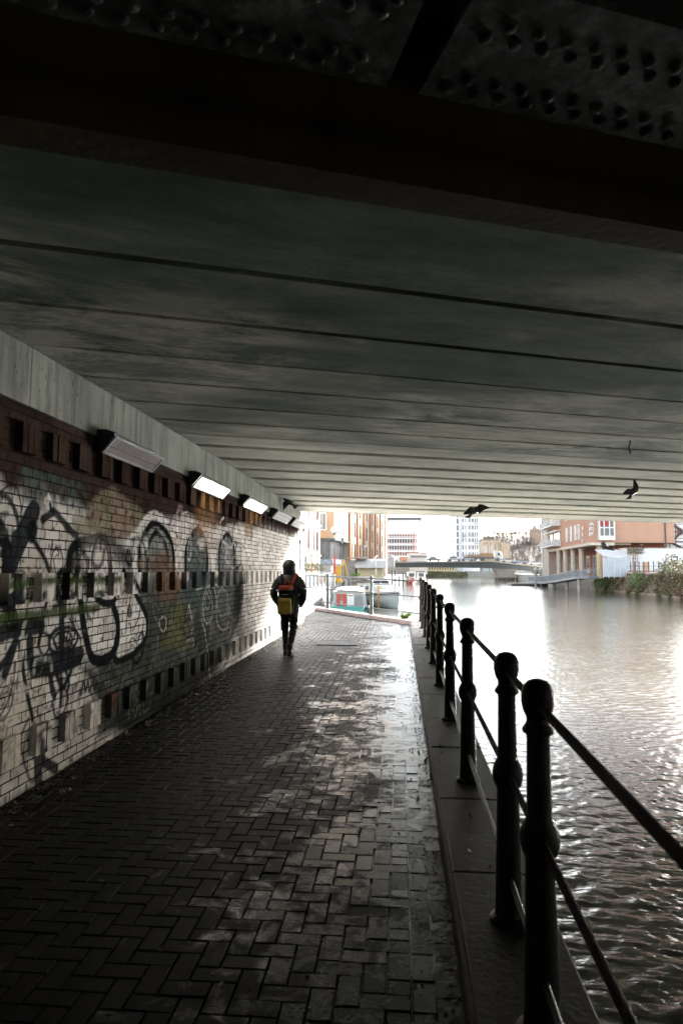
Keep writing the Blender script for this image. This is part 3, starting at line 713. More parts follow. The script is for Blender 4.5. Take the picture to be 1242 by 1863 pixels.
for s in (-2.2, -5.6, -9.5, -13.5): mb.loft([[q(x, s-.22, SZ), q(x, s+.26, SZ), q(x, s+.26, SZ+.025), q(x, s-.22, SZ+.025)] for x in (-12, 30)])
part('rear_flange', mb, m_steel, steel)

# ------------------------------------------------------------------ wall lamps
m_lampbody = M('lamp_black_metal', (.02,.02,.022), .45, .2, 6); m_trim = M('lamp_steel_trim', (.42,.45,.47), .35, .15, 5, metal=.6)
m_on = M_emit('lit_lamp_diffuser', (1,.93,.82), 1.7); m_off = M('dusty_lamp_lens', (.24,.20,.19), .3, .35, 7)
LP = [(199, 284, 'unlit wall lamp with a dull lens and silver trim, nearest of the five', False), (361, 411, 'larger lit wall lamp glowing white above the orange stains', True),
      (451, 481, 'smaller lit wall lamp glowing white past the larger lit one', True), (503, 527, 'unlit pale wall lamp just beyond the smaller lit one', False), (536, 554, 'unlit wall lamp farthest along, at the end of the brick wall', False)]
for i, (xa, xb, lab, on) in enumerate(LP):
    y0 = on_x(xa, 900, WALLX + .16).y; y1 = on_x(xb - 1, 900, WALLX + .12).y
    z = 2.655 + .012*i
    t = thing('wall_lamp', (WALLX, (y0+y1)/2, z), lab, 'lamp', 'bulkhead lamps along the brick wall')
    x = WALLX + .004; pr = [(0,0),(.062,0),(.185,.138),(.185,.17),(.11,.198),(0,.198)]
    rings = [[Vector((x + a, yy, z + .045 + b)) for a, b in pr] for yy in (y0, y1)]
    part('housing', MB().loft(rings), m_lampbody, t, bevel=.004)
    A = Vector((x + .066, 0, z + .040)); B = Vector((x + .189, 0, z + .178)); nn = Vector((.138, 0, -.123)).normalized()*.006
    def quadp(u0, u1, v0, v1, h0, h1, m=MB):
        mb = MB(); P = lambda u, v, h: A + (B-A)*u + nn*h + Vector((0, v, 0))
        vs = [P(u, v, h) for h in (h0, h1) for u, v in ((u0,v0),(u1,v0),(u1,v1),(u0,v1))]
        return mb.add(vs, [(0,1,2,3),(7,6,5,4),(1,0,4,5),(2,1,5,6),(3,2,6,7),(0,3,7,4)])
    part('lens', quadp(.08, .94, y0+.03, y1-.03, .1, 1.6), m_on if on else m_off, t)
    tr = MB()
    for a in ((-.02,.08,y0,y1),(.94,1.02,y0,y1),(.08,.94,y0,y0+.028),(.08,.94,y1-.028,y1)):
        w = quadp(*a, .1, 3.0); tr.add(w.v, w.f)
    part('trim_frame', tr, m_trim, t)
    if not on:
        w = quadp(.42, .5, y0+.05, y1-.05, 1.7, 2.4); part('tube_line', w, m_lampbody if i == 0 else m_trim, t)

# ------------------------------------------------------------------ railings
def rail_mat():
    m, nt, b = _mat('black_cast_iron')
    v = coords(nt); n1 = N(nt, 'ShaderNodeTexNoise', Scale=22.0, Detail=8.0, Roughness=.75); L(nt, v, n1.inputs['Vector'])
    c = ramp(nt, n1.outputs[0], [(.4, (.012,.012,.013)), (.62, (.028,.027,.027)), (.74, (.07,.045,.03))])
    L(nt, c, b.inputs['Base Color']); b.inputs['Roughness'].default_value = .45; b.inputs['Specular IOR Level'].default_value = .16; bump(nt, b, n1.outputs[0], .6, .006); return m
m_iron = rail_mat(); m_railp = M('worn_red_brown_rail_paint', (.030,.012,.015), .75, .5, 9, bmp=.5, spec=.06, dirt=(.012,.01,.01)); m_grail = M('grey_green_painted_rail', (.085,.105,.105), .45, .35, 5, bmp=.3)
PROF = [(.088,0),(.088,.022),(.066,.035),(.062,.06),(.060,.16),(.054,.40),(.050,.55),(.050,.585),(.060,.60),(.068,.625),(.070,.65),(.066,.675),(.056,.70),(.045,.715),(.044,.74),(.041,.985),(.042,1.0),(.054,1.008),(.056,1.02),(.048,1.032),(.040,1.045),(.041,1.062),(.052,1.085),(.0585,1.115),(.058,1.145),(.050,1.17),(.034,1.187),(.012,1.194)]
def post(p, m, root, s=1.0): return part('post', MB().lathe([(r*s, z*s) for r, z in PROF], p, 18), m, root, smooth=True)
def rx(y): return .470 + .0052*y
posts = [.2, 2.55, 3.30] + [3.30 + 2*k for k in range(1, 9)]
rail = thing('quay_railing', (.5, 8, .1), 'black cast iron railing of ball topped posts along the water side of the towpath', 'railing')
for y in posts: post((rx(y), y, GZ(0, y) + .10), m_iron, rail)
for h, r_, m in ((1.105, .0150, m_railp), (.648, .0140, m_railp), (.20, .0135, m_iron)):
    pts = [(rx(y), y, GZ(0, y) + .10 + h) for y in np.linspace(-3, 19.32, 46)]
    part('rail', MB().tube(pts, r_, 10), m, rail, smooth=True)
c0 = Vector((rx(19.3), 19.3, 0)); dd = Vector((-3.62, 5.8, 0)).normalized()
rail2 = thing('quay_railing', (c0.x, c0.y, GZ(0, 19.5) + .1), 'grey green railing with two ball posts across the end of the path before the boats', 'railing')
for px, py in ((599, 1105), (670, 1114.5)):
    p = on_z(px, py, .33); k = (p - c0).dot(dd); p = c0 + dd*k; post((p.x, p.y, GZ(0, p.y) + .1), m_grail, rail2, 1.0)
pe = c0 + dd*9.0; post((pe.x, pe.y, GZ(0, pe.y) + .1), m_grail, rail2)
for h, r_ in ((1.105, .022), (.66, .019), (.20, .018)):
    part('rail', MB().tube([(p.x, p.y, GZ(0, p.y) + .1 + h) for p in (c0 + dd*.1, c0 + dd*4.5, pe)], r_, 8), m_grail, rail2, smooth=True)

# ------------------------------------------------------------------ small things on the path
dc = on_z(616, 1170, .1)
mb = MB(); gz = GZ(0, dc.y) - .006
mb.box((dc.x, dc.y - .42, gz), (.84, .05, .03)); mb.box((dc.x, dc.y + .42, gz), (.84, .05, .03))
for k in range(15): mb.bar((dc.x - .41 + k*.055, dc.y - .39, gz), (dc.x - .35 + k*.055, dc.y + .39, gz), .024, .026)
tag(part('drain_cover', mb, M('worn_iron_grating', (.03,.03,.03), .6, .3, 6, spec=.15)), 'slotted iron drain grating set in the pavers ahead of the walker', 'drain cover')
# leaf litter along the foot of the wall
LV = []; LF = []; LC = []
def leaf(p, s, col, nrm=None):
    n = Vector(nrm) if nrm else Vector((random.gauss(0,1), random.gauss(0,1), random.gauss(0,1))).normalized()
    a = n.orthogonal().normalized(); a = Matrix.Rotation(random.uniform(0, 6.28), 3, n) @ a; b = n.cross(a)
    o = len(LV); LV.extend([p - a*s, p - b*s*.5 + n*s*.12, p + a*s, p + b*s*.5 + n*s*.12]); LF.append((o, o+1, o+2, o+3)); LC.extend([(*col, 1)]*4)
for k in range(1500):
    y = 4 + 15*random.random()**1.2; x = WALLX + .02 + abs(random.gauss(0, .16))
    leaf(Vector((x, y, GZ(0, y) + .012)), random.uniform(.008, .026), random.choice([(.08,.055,.03),(.05,.04,.03),(.14,.10,.06),(.35,.33,.28),(.03,.03,.025)]), (random.gauss(0,.5), random.gauss(0,.5), 1))
for k in range(900):
    y = 2 + 16*random.random(); x = .245 - abs(random.gauss(0, .09)) if random.random() < .8 else random.uniform(.3, .66); 
    leaf(Vector((x, y, GZ(0, y) + (.006 if x < .245 else .106))), random.uniform(.006, .02), random.choice([(.06,.045,.03),(.03,.03,.02),(.1,.08,.05)]), (random.gauss(0,.4), random.gauss(0,.4), 1))
for k in range(240):
    y = 2.5 + 15*random.random(); x = random.uniform(-2.5, .1); leaf(Vector((x, y, GZ(0, y) + .009)), random.uniform(.006, .022), random.choice([(.07,.05,.025),(.03,.03,.02),(.12,.09,.04),(.16,.15,.12)]), (random.gauss(0,.3), random.gauss(0,.3), 1))
m_leaf = M_leaf('leaf_tissue')
tag(link_mesh('leaf_litter', LV, LF, m_leaf, cols=LC), 'fallen leaves and litter along the foot of the wall', 'litter', kind='stuff')
# weed at the corner
LV = []; LF = []; LC = []
wp = on_z(735, 1131, .17)
wd = thing('weed', (wp.x, wp.y, wp.z), 'small bright green weed growing at the corner of the kerb', 'plant')
st = MB()
for k in range(16):
    a = random.uniform(0, 6.28); r_ = random.uniform(.05, .2); h = random.uniform(.10, .30)
    tip = wp + Vector((math.cos(a)*r_, math.sin(a)*r_, h)); st.tube([wp, wp + Vector((math.cos(a)*r_*.4, math.sin(a)*r_*.4, h*.6)), tip], [.006,.004,.002], 5)
    for j in range(9): leaf(wp + (tip - wp)*random.uniform(.35, 1.05) + Vector((random.gauss(0,.03), random.gauss(0,.03), 0)), random.uniform(.03, .055), random.choice([(.16,.28,.05),(.22,.34,.07),(.10,.19,.04)]), (random.gauss(0,.6), random.gauss(0,.6), 1))
link_mesh('leaves', LV, LF, m_leaf, wd, cols=LC); part('stems', st, M('weed_stem', (.12,.18,.05), .6), wd)
hp = on_z(1144, 797, 3.335)
tag(part('hanging_strip', MB().tube([hp + Vector((0,0,.03)), hp + Vector((.01,0,-.06)), hp + Vector((-.01,.01,-.12)), hp + Vector((.012,0,-.2))], [.012,.008,.012,.01], 6), m_blk), 'thin dark strip dangling from a joint in the bridge soffit', 'strip')
# ------------------------------------------------------------------ the walker
def skin(name, verts, edges, radii, mat, parent, sub=2):
    org = ORG[parent]; me = bpy.data.meshes.new(name)
    me.from_pydata([tuple(v) for v in verts], edges, []); me.materials.append(mat)
    o = bpy.data.objects.new(name, me); COL.objects.link(o); o.parent = parent; ORG[o] = org
    sk = o.modifiers.new('skin', 'SKIN'); sk.use_smooth_shade = True
    if not me.skin_vertices: bpy.context.view_layer.objects.active = o
    lay = me.skin_vertices[0].data
    for i, r_ in enumerate(radii): lay[i].radius = (r_, r_) if not isinstance(r_, tuple) else r_
    lay[0].use_root = True
    s_ = o.modifiers.new('sub', 'SUBSURF'); s_.levels = sub; s_.render_levels = sub
    return o
def oval(c, rx_, ry_, n=20, tilt=0.0):
    c = Vector(c); return [c + Vector((rx_*math.cos(2*math.pi*k/n), ry_*math.sin(2*math.pi*k/n), tilt*ry_*math.sin(2*math.pi*k/n))) for k in range(n)]
m_skin = M('skin', (.42,.27,.20), .5, .1, 8, bmp=.05); m_jkt = M('black_puffer_fabric', (.014,.016,.015), .55, .3, 9, bmp=.2)
m_trs = M('black_trouser_fabric', (.011,.011,.015), .75, .3, 12, bmp=.2); m_boot = M('dark_brown_boot_leather', (.028,.018,.015), .5, .3, 10); m_sole = M('boot_sole_rubber', (.012,.012,.012), .8)
wk = on_z(524.5, 1194, .082)
person = thing('person', wk, 'person in a black hooded jacket, dark trousers and boots walking away along the wall', 'person')
P_ = lambda x, y, z: (x, y, z)
bv = [(0,0,.93),(0,0,1.06),(0,.0,1.25),(0,-.005,1.40),(0,.01,1.49),(0,.025,1.58),(0,.03,1.66),(0,.025,1.71)]
br_ = [(.14,.10),(.135,.10),(.155,.11),(.14,.095),.055,(.075,.088),(.078,.092),(.045,.05)]
be = [(i, i+1) for i in range(7)]
def chain(start, pts, rad):
    p = start
    for q_, r_ in zip(pts, rad):
        bv.append(q_); br_.append(r_); be.append((p, len(bv)-1)); p = len(bv)-1
    return p
for sx in (-1, 1):
    w = chain(3, [(sx*.17,-.005,1.40),(sx*.262,-.05,1.16),(sx*.20,.10,.965),(sx*.175,.15,.91)], [.055,.04,.03,(.028,.018)])
    for f_, (dx, l) in enumerate(((-.022,.07),(-.008,.082),(.008,.078),(.022,.062))):
        b0 = bv[w]; chain(w, [(b0[0]-sx*.02+dx*.6, b0[1]+.035+.3*dx, b0[2]-.035),(b0[0]-sx*.05+dx*.5, b0[1]+.03+l*.35, b0[2]-.04-l*.5)], [.009,.008])
    b0 = bv[w]; chain(w, [(b0[0]-sx*.01, b0[1]+.04, b0[2]+.01),(b0[0]-sx*.045, b0[1]+.06, b0[2]-.005)], [.010,.009])
    fy = .24 if sx < 0 else -.14
    kn = (sx*.072, .14 if sx < 0 else .05, .50); an = (sx*.05 - .005, fy - (.03 if sx < 0 else .06), .10 if sx < 0 else .14)
    chain(0, [(sx*.09,.0,.86), kn, an, (an[0]+sx*.01, an[1]+.13, .05 if sx < 0 else .045)], [.085,.056,.04,(.035,.025)])
# a small nose so that the head has a front
body = skin('body', [wk + Vector(v) for v in bv], be, br_, m_skin, person)
fc = MB(); hd = wk + Vector((0,.03,1.63))
fc.loft([[hd + Vector((a*.016, .085, .02 + b*.016)) for a, b in ((-1,-1),(1,-1),(1,1),(-1,1))], [hd + Vector((a*.011, .118, -.012 + b*.010)) for a, b in ((-1,-1),(1,-1),(1,1),(-1,1))]])
part('nose', fc, m_skin, person)
for sx in (-1, 1): part('eye', MB().ball(hd + Vector((sx*.031, .083, .028)), .011, 10, 6), M('eye_dark', (.03,.02,.02), .2), person, smooth=True)
part('mouth', MB().box(hd + Vector((0, .093, -.047)), (.045,.008,.010)), M('lips', (.35,.14,.12), .5), person)
# jacket: quilted torso, two sleeves ending in the pockets
jk = MB(); rings = []
for z, a, b, cy in ((.745,.168,.118,.0),(.78,.186,.132,0),(.88,.196,.14,0),(.99,.190,.138,0),(1.10,.196,.142,-.003),(1.22,.212,.15,-.006),(1.32,.222,.15,-.01),(1.40,.205,.135,-.01),(1.455,.14,.11,-.005),(1.49,.085,.085,.005)):
    rings.append((z, a, b, cy))
full = []
for (z0,a0,b0,c0_),(z1,a1,b1,c1_) in zip(rings, rings[1:]):
    n = max(2, int((z1-z0)/.018))
    for k in range(n):
        t = k/n; z = z0 + (z1-z0)*t; q_ = 1 - .035*(abs(math.sin(z*math.pi/.085)) < .28)
        full.append(oval(wk + Vector((0, c0_+(c1_-c0_)*t, z)), (a0+(a1-a0)*t)*q_, (b0+(b1-b0)*t)*q_, 28))
jk.loft(full)
for sx in (-1, 1):
    c = [Vector((sx*.09,-.005,1.395)),Vector((sx*.155,-.01,1.375)),Vector((sx*.215,-.025,1.30)),Vector((sx*.262,-.06,1.19)),Vector((sx*.268,-.05,1.11)),Vector((sx*.245,.02,1.02)),Vector((sx*.205,.085,.95)),Vector((sx*.18,.12,.91))]
    c = [Vector(p) for p in smooth([tuple(p) for p in c], 7)]
    rs = [(.086 - .030*i/len(c))*(1 - .05*(i % 5 == 0))*(.75 + .25*min(1, i/7)) for i in range(len(c))]
    jk.tube([wk + p for p in c], rs, 16)
part('jacket', jk, m_jkt, person, smooth=True)
hb = MB(); hr = []
for z, a, b, cy in ((1.44,.125,.10,-.005),(1.48,.118,.11,.0),(1.53,.118,.122,.0),(1.58,.122,.13,.0),(1.63,.122,.132,.0),(1.68,.110,.118,.0),(1.715,.085,.092,.0),(1.738,.05,.055,.0),(1.745,.018,.02,.0)):
    ring = oval(wk + Vector((0, cy, z)), a, b, 24)
    if z < 1.70:                                        # opening for the face
        for k, p in enumerate(ring):
            d_ = p - (wk + Vector((0, cy, z)))
            if d_.y > .06: p.y = wk.y + .065 - .3*(d_.y - .06)
    hr.append(ring)
for ring_ in hr:
    for p in ring_:
        d_ = p - wk
        if d_.y < 0: p.y -= .018*max(0, 1 - abs(d_.z - 1.63)/.11); p.z += .012*max(0, -d_.y/.13)*max(0, (d_.z - 1.6)/.14)
        p.x += .004*math.sin(d_.z*70)*(1 if d_.x > 0 else -1)
hb.loft(hr); part('hood', hb, m_jkt, person, smooth=True)
tr = MB()
tr.loft([oval(wk + Vector((0, .0, z)), a, b, 22) for z, a, b in ((.70,.150,.115),(.78,.165,.12),(.90,.165,.12),(1.0,.15,.11))])
for sx in (-1, 1):
    if sx < 0: c = [(-.080,.0,.84),(-.084,.05,.70),(-.088,.12,.52),(-.086,.14,.42),(-.080,.17,.25),(-.076,.20,.12)]
    else: c = [(.080,-.0,.84),(.080,.03,.70),(.078,.045,.52),(.070,.02,.42),(.058,-.08,.26),(.052,-.17,.15)]
    c = smooth(c, 5); n = len(c); rs = [.094 - .040*min(1, i/n*1.25) + .004*math.sin(i*2.1) for i in range(n)]
    tr.tube([wk + Vector(p) for p in c], rs, 16)
part('trousers', tr, m_trs, person, smooth=True)
for sx in (-1, 1):
    bt = MB(); x = -.078 if sx < 0 else .054; fy = .20 if sx < 0 else -.17; lift = 0 if sx < 0 else .045
    R_ = []
    for t, w_, h, zz in ((-.085,.028,.05,.05),(-.07,.04,.085,.05),(-.02,.045,.15,.08),(.03,.045,.14,.075),(.09,.048,.085,.05),(.15,.046,.065,.04),(.19,.034,.045,.035),(.205,.015,.03,.03)):
        tl = lift*max(0, (.15 - t)/.24)
        R_.append([wk + Vector((x + w_*math.cos(2*math.pi*k/14), fy + t, max(.014, zz + h*.55*math.sin(2*math.pi*k/14)) + tl)) for k in range(14)])
    bt.loft(R_); bt.tube([wk + Vector((x, fy - .02, .10 + lift)), wk + Vector((x, fy - .03, .20 + lift))], [.056,.058], 14)
    bo = part('boot', bt, m_boot, person, smooth=True)
    so = MB(); tl = lambda t: lift*max(0, (.15 - t)/.24)
    so.loft([[wk + Vector((x + a*w_, fy + t, (.0 if e < 0 else .022) + tl(t))) for a, e in ((-1,-1),(1,-1),(1,1),(-1,1))] for t, w_ in ((-.092,.03),(-.05,.046),(.02,.042),(.10,.05),(.17,.046),(.21,.018))])
    part('sole', so, m_sole, bo)
# rucksack on the back
m_yel = M('yellow_ochre_canvas', (.36,.25,.035), .6, .2, 8); m_red = M('red_orange_webbing', (.42,.06,.03), .55, .2, 9); m_bag = M('black_nylon', (.018,.018,.018), .9, .3, 9, spec=.1)
m_refl = M('reflective_piping', (.5,.5,.42), .3)
bp = thing('backpack', wk + Vector((-.02, -.22, .78)), 'black rucksack with a yellow pocket and red straps worn by the walker', 'backpack')
b0 = wk + Vector((-.025, -.235, 0))
def rbox(mb, c, dx, dy, dz, r_, tap=1.0):
    n = 6; out = []
    for i, (z, s_) in enumerate(((-.5,.86),(-.46,.97),(-.2,1.02),(.2,1.0*tap),(.42,.95*tap),(.5,.78*tap))):
        ring = []
        for k in range(24):
            t = 2*math.pi*k/24; ex = .62
            ring.append(Vector(c) + Vector((dx/2*s_*math.copysign(abs(math.cos(t))**ex, math.cos(t)), dy/2*s_*math.copysign(abs(math.sin(t))**ex, math.sin(t)), z*dz)))
        out.append(ring)
    return mb.loft(out)
part('main_compartment', rbox(MB(), b0 + Vector((0, .02, 1.01)), .295, .19, .50, .03, .9), m_bag, bp, smooth=True)
pk = part('front_pocket', rbox(MB(), b0 + Vector((0, -.085, .915)), .25, .085, .285, .02, .93), m_yel, bp, smooth=True)
part('pocket_flap', MB().loft([[b0 + Vector((x, y, z)) for x in (-.112, .112) for y in (-.136, -.128)][0:2] + [b0 + Vector((.112, y, z)) for y in (-.128, -.136)] for z, y in ((.985,0),(1.04,0))]), m_yel, pk)
part('pocket_seam', MB().bar(b0 + Vector((-.115,-.131,.975)), b0 + Vector((.115,-.131,.975)), .006), m_bag, pk)
part('lid', rbox(MB(), b0 + Vector((0, .0, 1.235)), .25, .20, .075, .02), m_red, bp, smooth=True)
part('reflective_strip', MB().bar(b0 + Vector((-.06,-.083,1.118)), b0 + Vector((.055,-.083,1.118)), .004, .010), m_refl, bp)
part('piping', MB().tube([b0 + Vector((-.135,-.03,1.195)), b0 + Vector((-.12,-.09,1.205)), b0 + Vector((.10,-.09,1.21)), b0 + Vector((.125,-.03,1.2))], .005, 6), m_refl, bp)
for sx, dz in ((-1, 0), (1, .015)):
    pts = [wk + Vector(p) for p in smooth([(sx*.07-.015,-.15,1.27),(sx*.10,-.135,1.36+dz),(sx*.125,-.10,1.43+dz),(sx*.13,-.0,1.475+dz),(sx*.13,.10,1.42),(sx*.14,.165,1.28),(sx*.15,.16,1.12),(sx*.16,.05,1.0)], 4)]
    mb = MB()
    for a, b_ in zip(pts, pts[1:]): mb.bar(a, b_, .05, .014, up=(0,1,.4))
    part('shoulder_strap', mb, m_red if sx > 0 else m_bag, bp)
part('grab_loop', MB().tube([wk + Vector(p) for p in smooth([(-.055,-.165,1.275),(-.05,-.18,1.345),(-.01,-.185,1.375),(.03,-.18,1.345),(.03,-.165,1.275)], 4)], .010, 6), m_red, bp)

# ------------------------------------------------------------------ pigeons
m_bird = M('dark_pigeon_feathers', (.030,.032,.038), .5, .35, 25, bmp=.1)
def bird(loc, axis, w1, w2, label, l1=.30, l2=.30, wide=.11, s=1.0, ch1=None, ch2=None):
    ax = Vector(axis).normalized(); sd = Vector(w1) - Vector(w2); sd = (sd - ax*sd.dot(ax)).normalized(); up = ax.cross(sd)
    c = Vector(loc); mb = MB(); T = lambda a, b, d: c + (ax*a + sd*b + up*d)*s
    rings = []
    for a, r_, rz_, dz in ((.178,.003,.003,.006),(.158,.008,.008,.008),(.150,.020,.020,.010),(.125,.028,.028,.012),(.098,.027,.028,.006),(.07,.042,.045,0),(.03,.056,.058,0),(-.03,.054,.05,0),(-.08,.04,.034,0),(-.115,.026,.018,.003),(-.15,.034,.007,.004),(-.20,.052,.005,.004),(-.245,.062,.004,.002)):
        rings.append([T(a, r_*math.cos(2*math.pi*k/14), dz + rz_*math.sin(2*math.pi*k/14)) for k in range(14)])
    mb.loft(rings)
    for w, l, sg, ch in ((w1, l1, 1, ch1), (w2, l2, -1, ch2)):
        d_ = Vector(w).normalized(); cx_ = Vector(ch or axis); cx_ = (cx_ - d_*cx_.dot(d_)*.8).normalized(); nrm_ = d_.cross(cx_).normalized(); root = T(.02, sg*.03, .02); R_ = []
        for t, le, te in ((0,.055,-.06),(.2,.075,-.062),(.42,.085,-.058),(.62,.055,-.066),(.8,.0,-.075),(.92,-.04,-.078),(1.0,-.075,-.082)):
            o_ = root + d_*(l*s*t) + nrm_*(.035*s*math.sin(t*2.6))
            k = wide/.11
            R_.append([o_ + cx_*le*k*s + nrm_*.004*s, o_ + cx_*(le+te)/2*k*s + nrm_*.008*s, o_ + cx_*te*k*s + nrm_*.002*s, o_ + cx_*te*k*s - nrm_*.002*s, o_ + cx_*(le+te)/2*k*s + nrm_*.001*s, o_ + cx_*le*k*s - nrm_*.004*s])
        mb.loft(R_)
    me = part('pigeon', mb, m_bird, None, smooth=True)
    return tag(me, label, 'bird', 'pigeons flying under and beyond the bridge')
bird(at(864, 929, 12.0), (.62,.55,.52), (.83,-.1,.56), (-.95,.1,.10), 'dark pigeon in flight under the soffit in front of the white tower', .20, .19, .105, 1.0, (-.45,.3,.85), (.15,.3,.95))
bird(at(1151, 894, 11.5), (.55,.50,.62), (.22,.1,.95), (-.95,.1,.15), 'dark pigeon flapping under the right of the bridge with one wing raised', .24, .18, .09, .85, (.9,.3,-.2), (.1,.3,.9))
bird(at(1100, 995, 23.0), (-.9,.3,.15), (.9,.1,-.42), (-.2,.5,.5), 'small dark pigeon flying in front of the white canopy across the river', .30, .2, s=1.0)
bird(at(525, 913, 15.6), (-.6,.2,.4), (.85,.1,-.5), (-.7,.1,-.5), 'grey pigeon fluttering at the corner where soffit meets sill beam', .20, .18)
# ------------------------------------------------------------------ banks and far ground
m_pave = M('quay_paving', (.34,.32,.29), .7, .2, .8, bmp=.2)
left_edge = [(-4.6, 27.2), (-5.3, 40), (-6.35, 60), (-6.7, 90), (-2.3, 152), (1.5, 200), (6, 284)]
tag(part('left_bank', MB().prism(left_edge + [(-300, 284), (-300, 19.9), (-3.0, 19.9), (-3.0, 24.4)], -3.1, .34), m_pave), kind='structure')
m_gab = M_brick('rough_rubble_stone', (.30,.29,.27), (.19,.19,.18), (.07,.07,.065), .55, .28, .03, 'yz', bmp=1.0)
mb = MB()
for (x0, y0), (x1, y1) in zip(left_edge[:4], left_edge[1:5]): mb.add([(x0+.03,y0,-2),(x1+.03,y1,-2),(x1-.12,y1,.42),(x0-.12,y0,.42),(x0-.5,y0,-2),(x1-.5,y1,-2),(x1-.5,y1,.42),(x0-.5,y0,.42)], [(0,1,2,3),(5,4,7,6),(3,2,6,7),(4,0,3,7),(1,5,6,2),(4,5,1,0)])
tag(part('inlet_wall', mb, m_gab), 'grey rubble retaining wall of the inlet on the left behind the end railing', 'wall')
right_edge = [(31.6, -40), (31.6, 117.5), (31.6, 150), (34, 205), (40, 284)]
tag(part('right_bank', MB().prism([(300, -40)] + right_edge + [(300, 284)], -3.1, .72), m_pave), kind='structure')
tag(part('far_bank', MB().prism([(-300, 284.2), (300, 284.2), (300, 900), (-300, 900)], -3.1, .9), m_pave), kind='structure')

def lerp(A, B, t): return Vector(A) + (Vector(B) - Vector(A))*t
def on_line(px, A, B):
    r = ray(px, 1037); dx, dy = B[0]-A[0], B[1]-A[1]
    k = (A[0]*r[1] - A[1]*r[0])/(dy*r[0] - dx*r[1]); return k
class Face:
    """a vertical facade plane from A to B (plan); u along it in metres, outward to the right of A->B when flip=1"""
    def __init__(s, A, B, flip=1):
        s.A = Vector((A[0], A[1], 0)); d = Vector((B[0]-A[0], B[1]-A[1], 0)); s.len = d.length; s.d = d.normalized(); s.n = Vector((s.d.y, -s.d.x, 0))*flip
    def p(s, u, z, o=0.0): return s.A + s.d*u + s.n*o + Vector((0, 0, z))
    def slab(s, mb, u0, u1, z0, z1, o0, o1):
        vs = [s.p(u, z, o) for o in (o0, o1) for u, z in ((u0,z0),(u1,z0),(u1,z1),(u0,z1))]
        return mb.add(vs, [(3,2,1,0),(4,5,6,7),(0,1,5,4),(1,2,6,5),(2,3,7,6),(3,0,4,7)])
    def u_px(s, px): return on_line(px, (s.A.x, s.A.y), (s.A.x + s.d.x*s.len, s.A.y + s.d.y*s.len))*s.len
    def z_px(s, px, py):
        u = s.u_px(px); q_ = s.p(u, 0); r = ray(px, py); t = math.hypot(q_.x, q_.y)/math.hypot(r[0], r[1]); return EYE + r[2]*t
    def window(s, root, u0, u1, z0, z1, mf, mg, bars=(0, 1), fw=.09, name='window'):
        mb = MB(); o = .07
        s.slab(mb, u0, u0+fw, z0, z1, .004, o); s.slab(mb, u1-fw, u1, z0, z1, .004, o); s.slab(mb, u0+fw, u1-fw, z1-fw, z1, .004, o); s.slab(mb, u0+fw, u1-fw, z0, z0+fw, .004, o+.05)
        for k in range(1, bars[0]+1): c = u0 + (u1-u0)*k/(bars[0]+1); s.slab(mb, c-fw*.3, c+fw*.3, z0+fw, z1-fw, .01, o-.01)
        for k in range(1, bars[1]+1): c = z0 + (z1-z0)*k/(bars[1]+1); s.slab(mb, u0+fw, u1-fw, c-fw*.25, c+fw*.25, .012, o-.014)
        w = part(name, mb, mf, root)
        g = MB(); s.slab(g, u0+fw, u1-fw, z0+fw, z1-fw, .006, .02); part('pane', g, mg, w)
        return w
m_cream = M_brick('cream_brick', (.58,.50,.36), (.52,.44,.31), (.46,.40,.32), .225, .075, .008, 'yz', bmp=.2)
m_pale = M('pale_stone_render', (.58,.56,.52), .8, .12, .5, bmp=.15); m_orange = M('orange_brick_pilaster', (.50,.20,.09), .8, .15, 1.5); m_peach = M('peach_render', (.58,.37,.23), .8, .1, .6)
m_redwin = M('dark_red_window_frame', (.28,.10,.09), .6, spec=.2); m_wfr = M('white_window_frame', (.78,.78,.76), .45, .08, 3); m_gls = M_glass('dark_window_glass', (.10,.10,.11)); m_gls2 = M_glass('pale_window_glass', (.28,.33,.36), .05)
m_grey = M('grey_painted_metal', (.27,.29,.31), .5, .2, 2); m_dgrey = M('dark_grey_metal', (.08,.085,.09), .5, .2, 3); m_white = M('white_paint', (.74,.74,.73), .5, .08, 1.5); m_slate = M('slate_roof', (.11,.11,.12), .7)

# pale old house, far left
A, B = (-9.75, 55), (-9.35, 80.5); F = Face(A, B)
h = thing('pale_house', (-9.7, 60, .3), 'pale stone house with red window frames and an orange base beside the wall end', 'house')
part('wall', MB().prism([A, B, (-22, 80.5), (-22, 55)], .3, 15), m_pale, h)
mb = MB(); F.slab(mb, F.u_px(555), F.u_px(575), .34, F.z_px(560, 1014), .004, .10); part('brick_base', mb, m_peach, h)
mb = MB()
for px in (554.5, 565.5, 576): u_ = F.u_px(px); F.slab(mb, u_-.18, u_+.18, .36, 14.5, .101, .2)
for z in (3.15, 6.6, 9.9): F.slab(mb, 0, F.len, z, z+.22, .003, .14)
part('stone_band', mb, m_pale, h)
for px in (557.2, 560.3, 567.6, 570.4, 575.2):
    u_ = F.u_px(px)
    for z0, z1 in ((3.75, 5.9), (7.2, 9.3)): F.window(h, u_-.45, u_+.45, z0, z1, m_redwin, m_gls2, (1, 2))
u_ = F.u_px(564); F.window(h, u_-.55, u_+.55, 1.75, 2.65, m_redwin, m_gls, (1, 0))
part('roof', MB().prism([(-9.6, 54.5), (-9.1, 81), (-22, 81), (-22, 54.5)], 15.01, 15.6), m_slate, h)

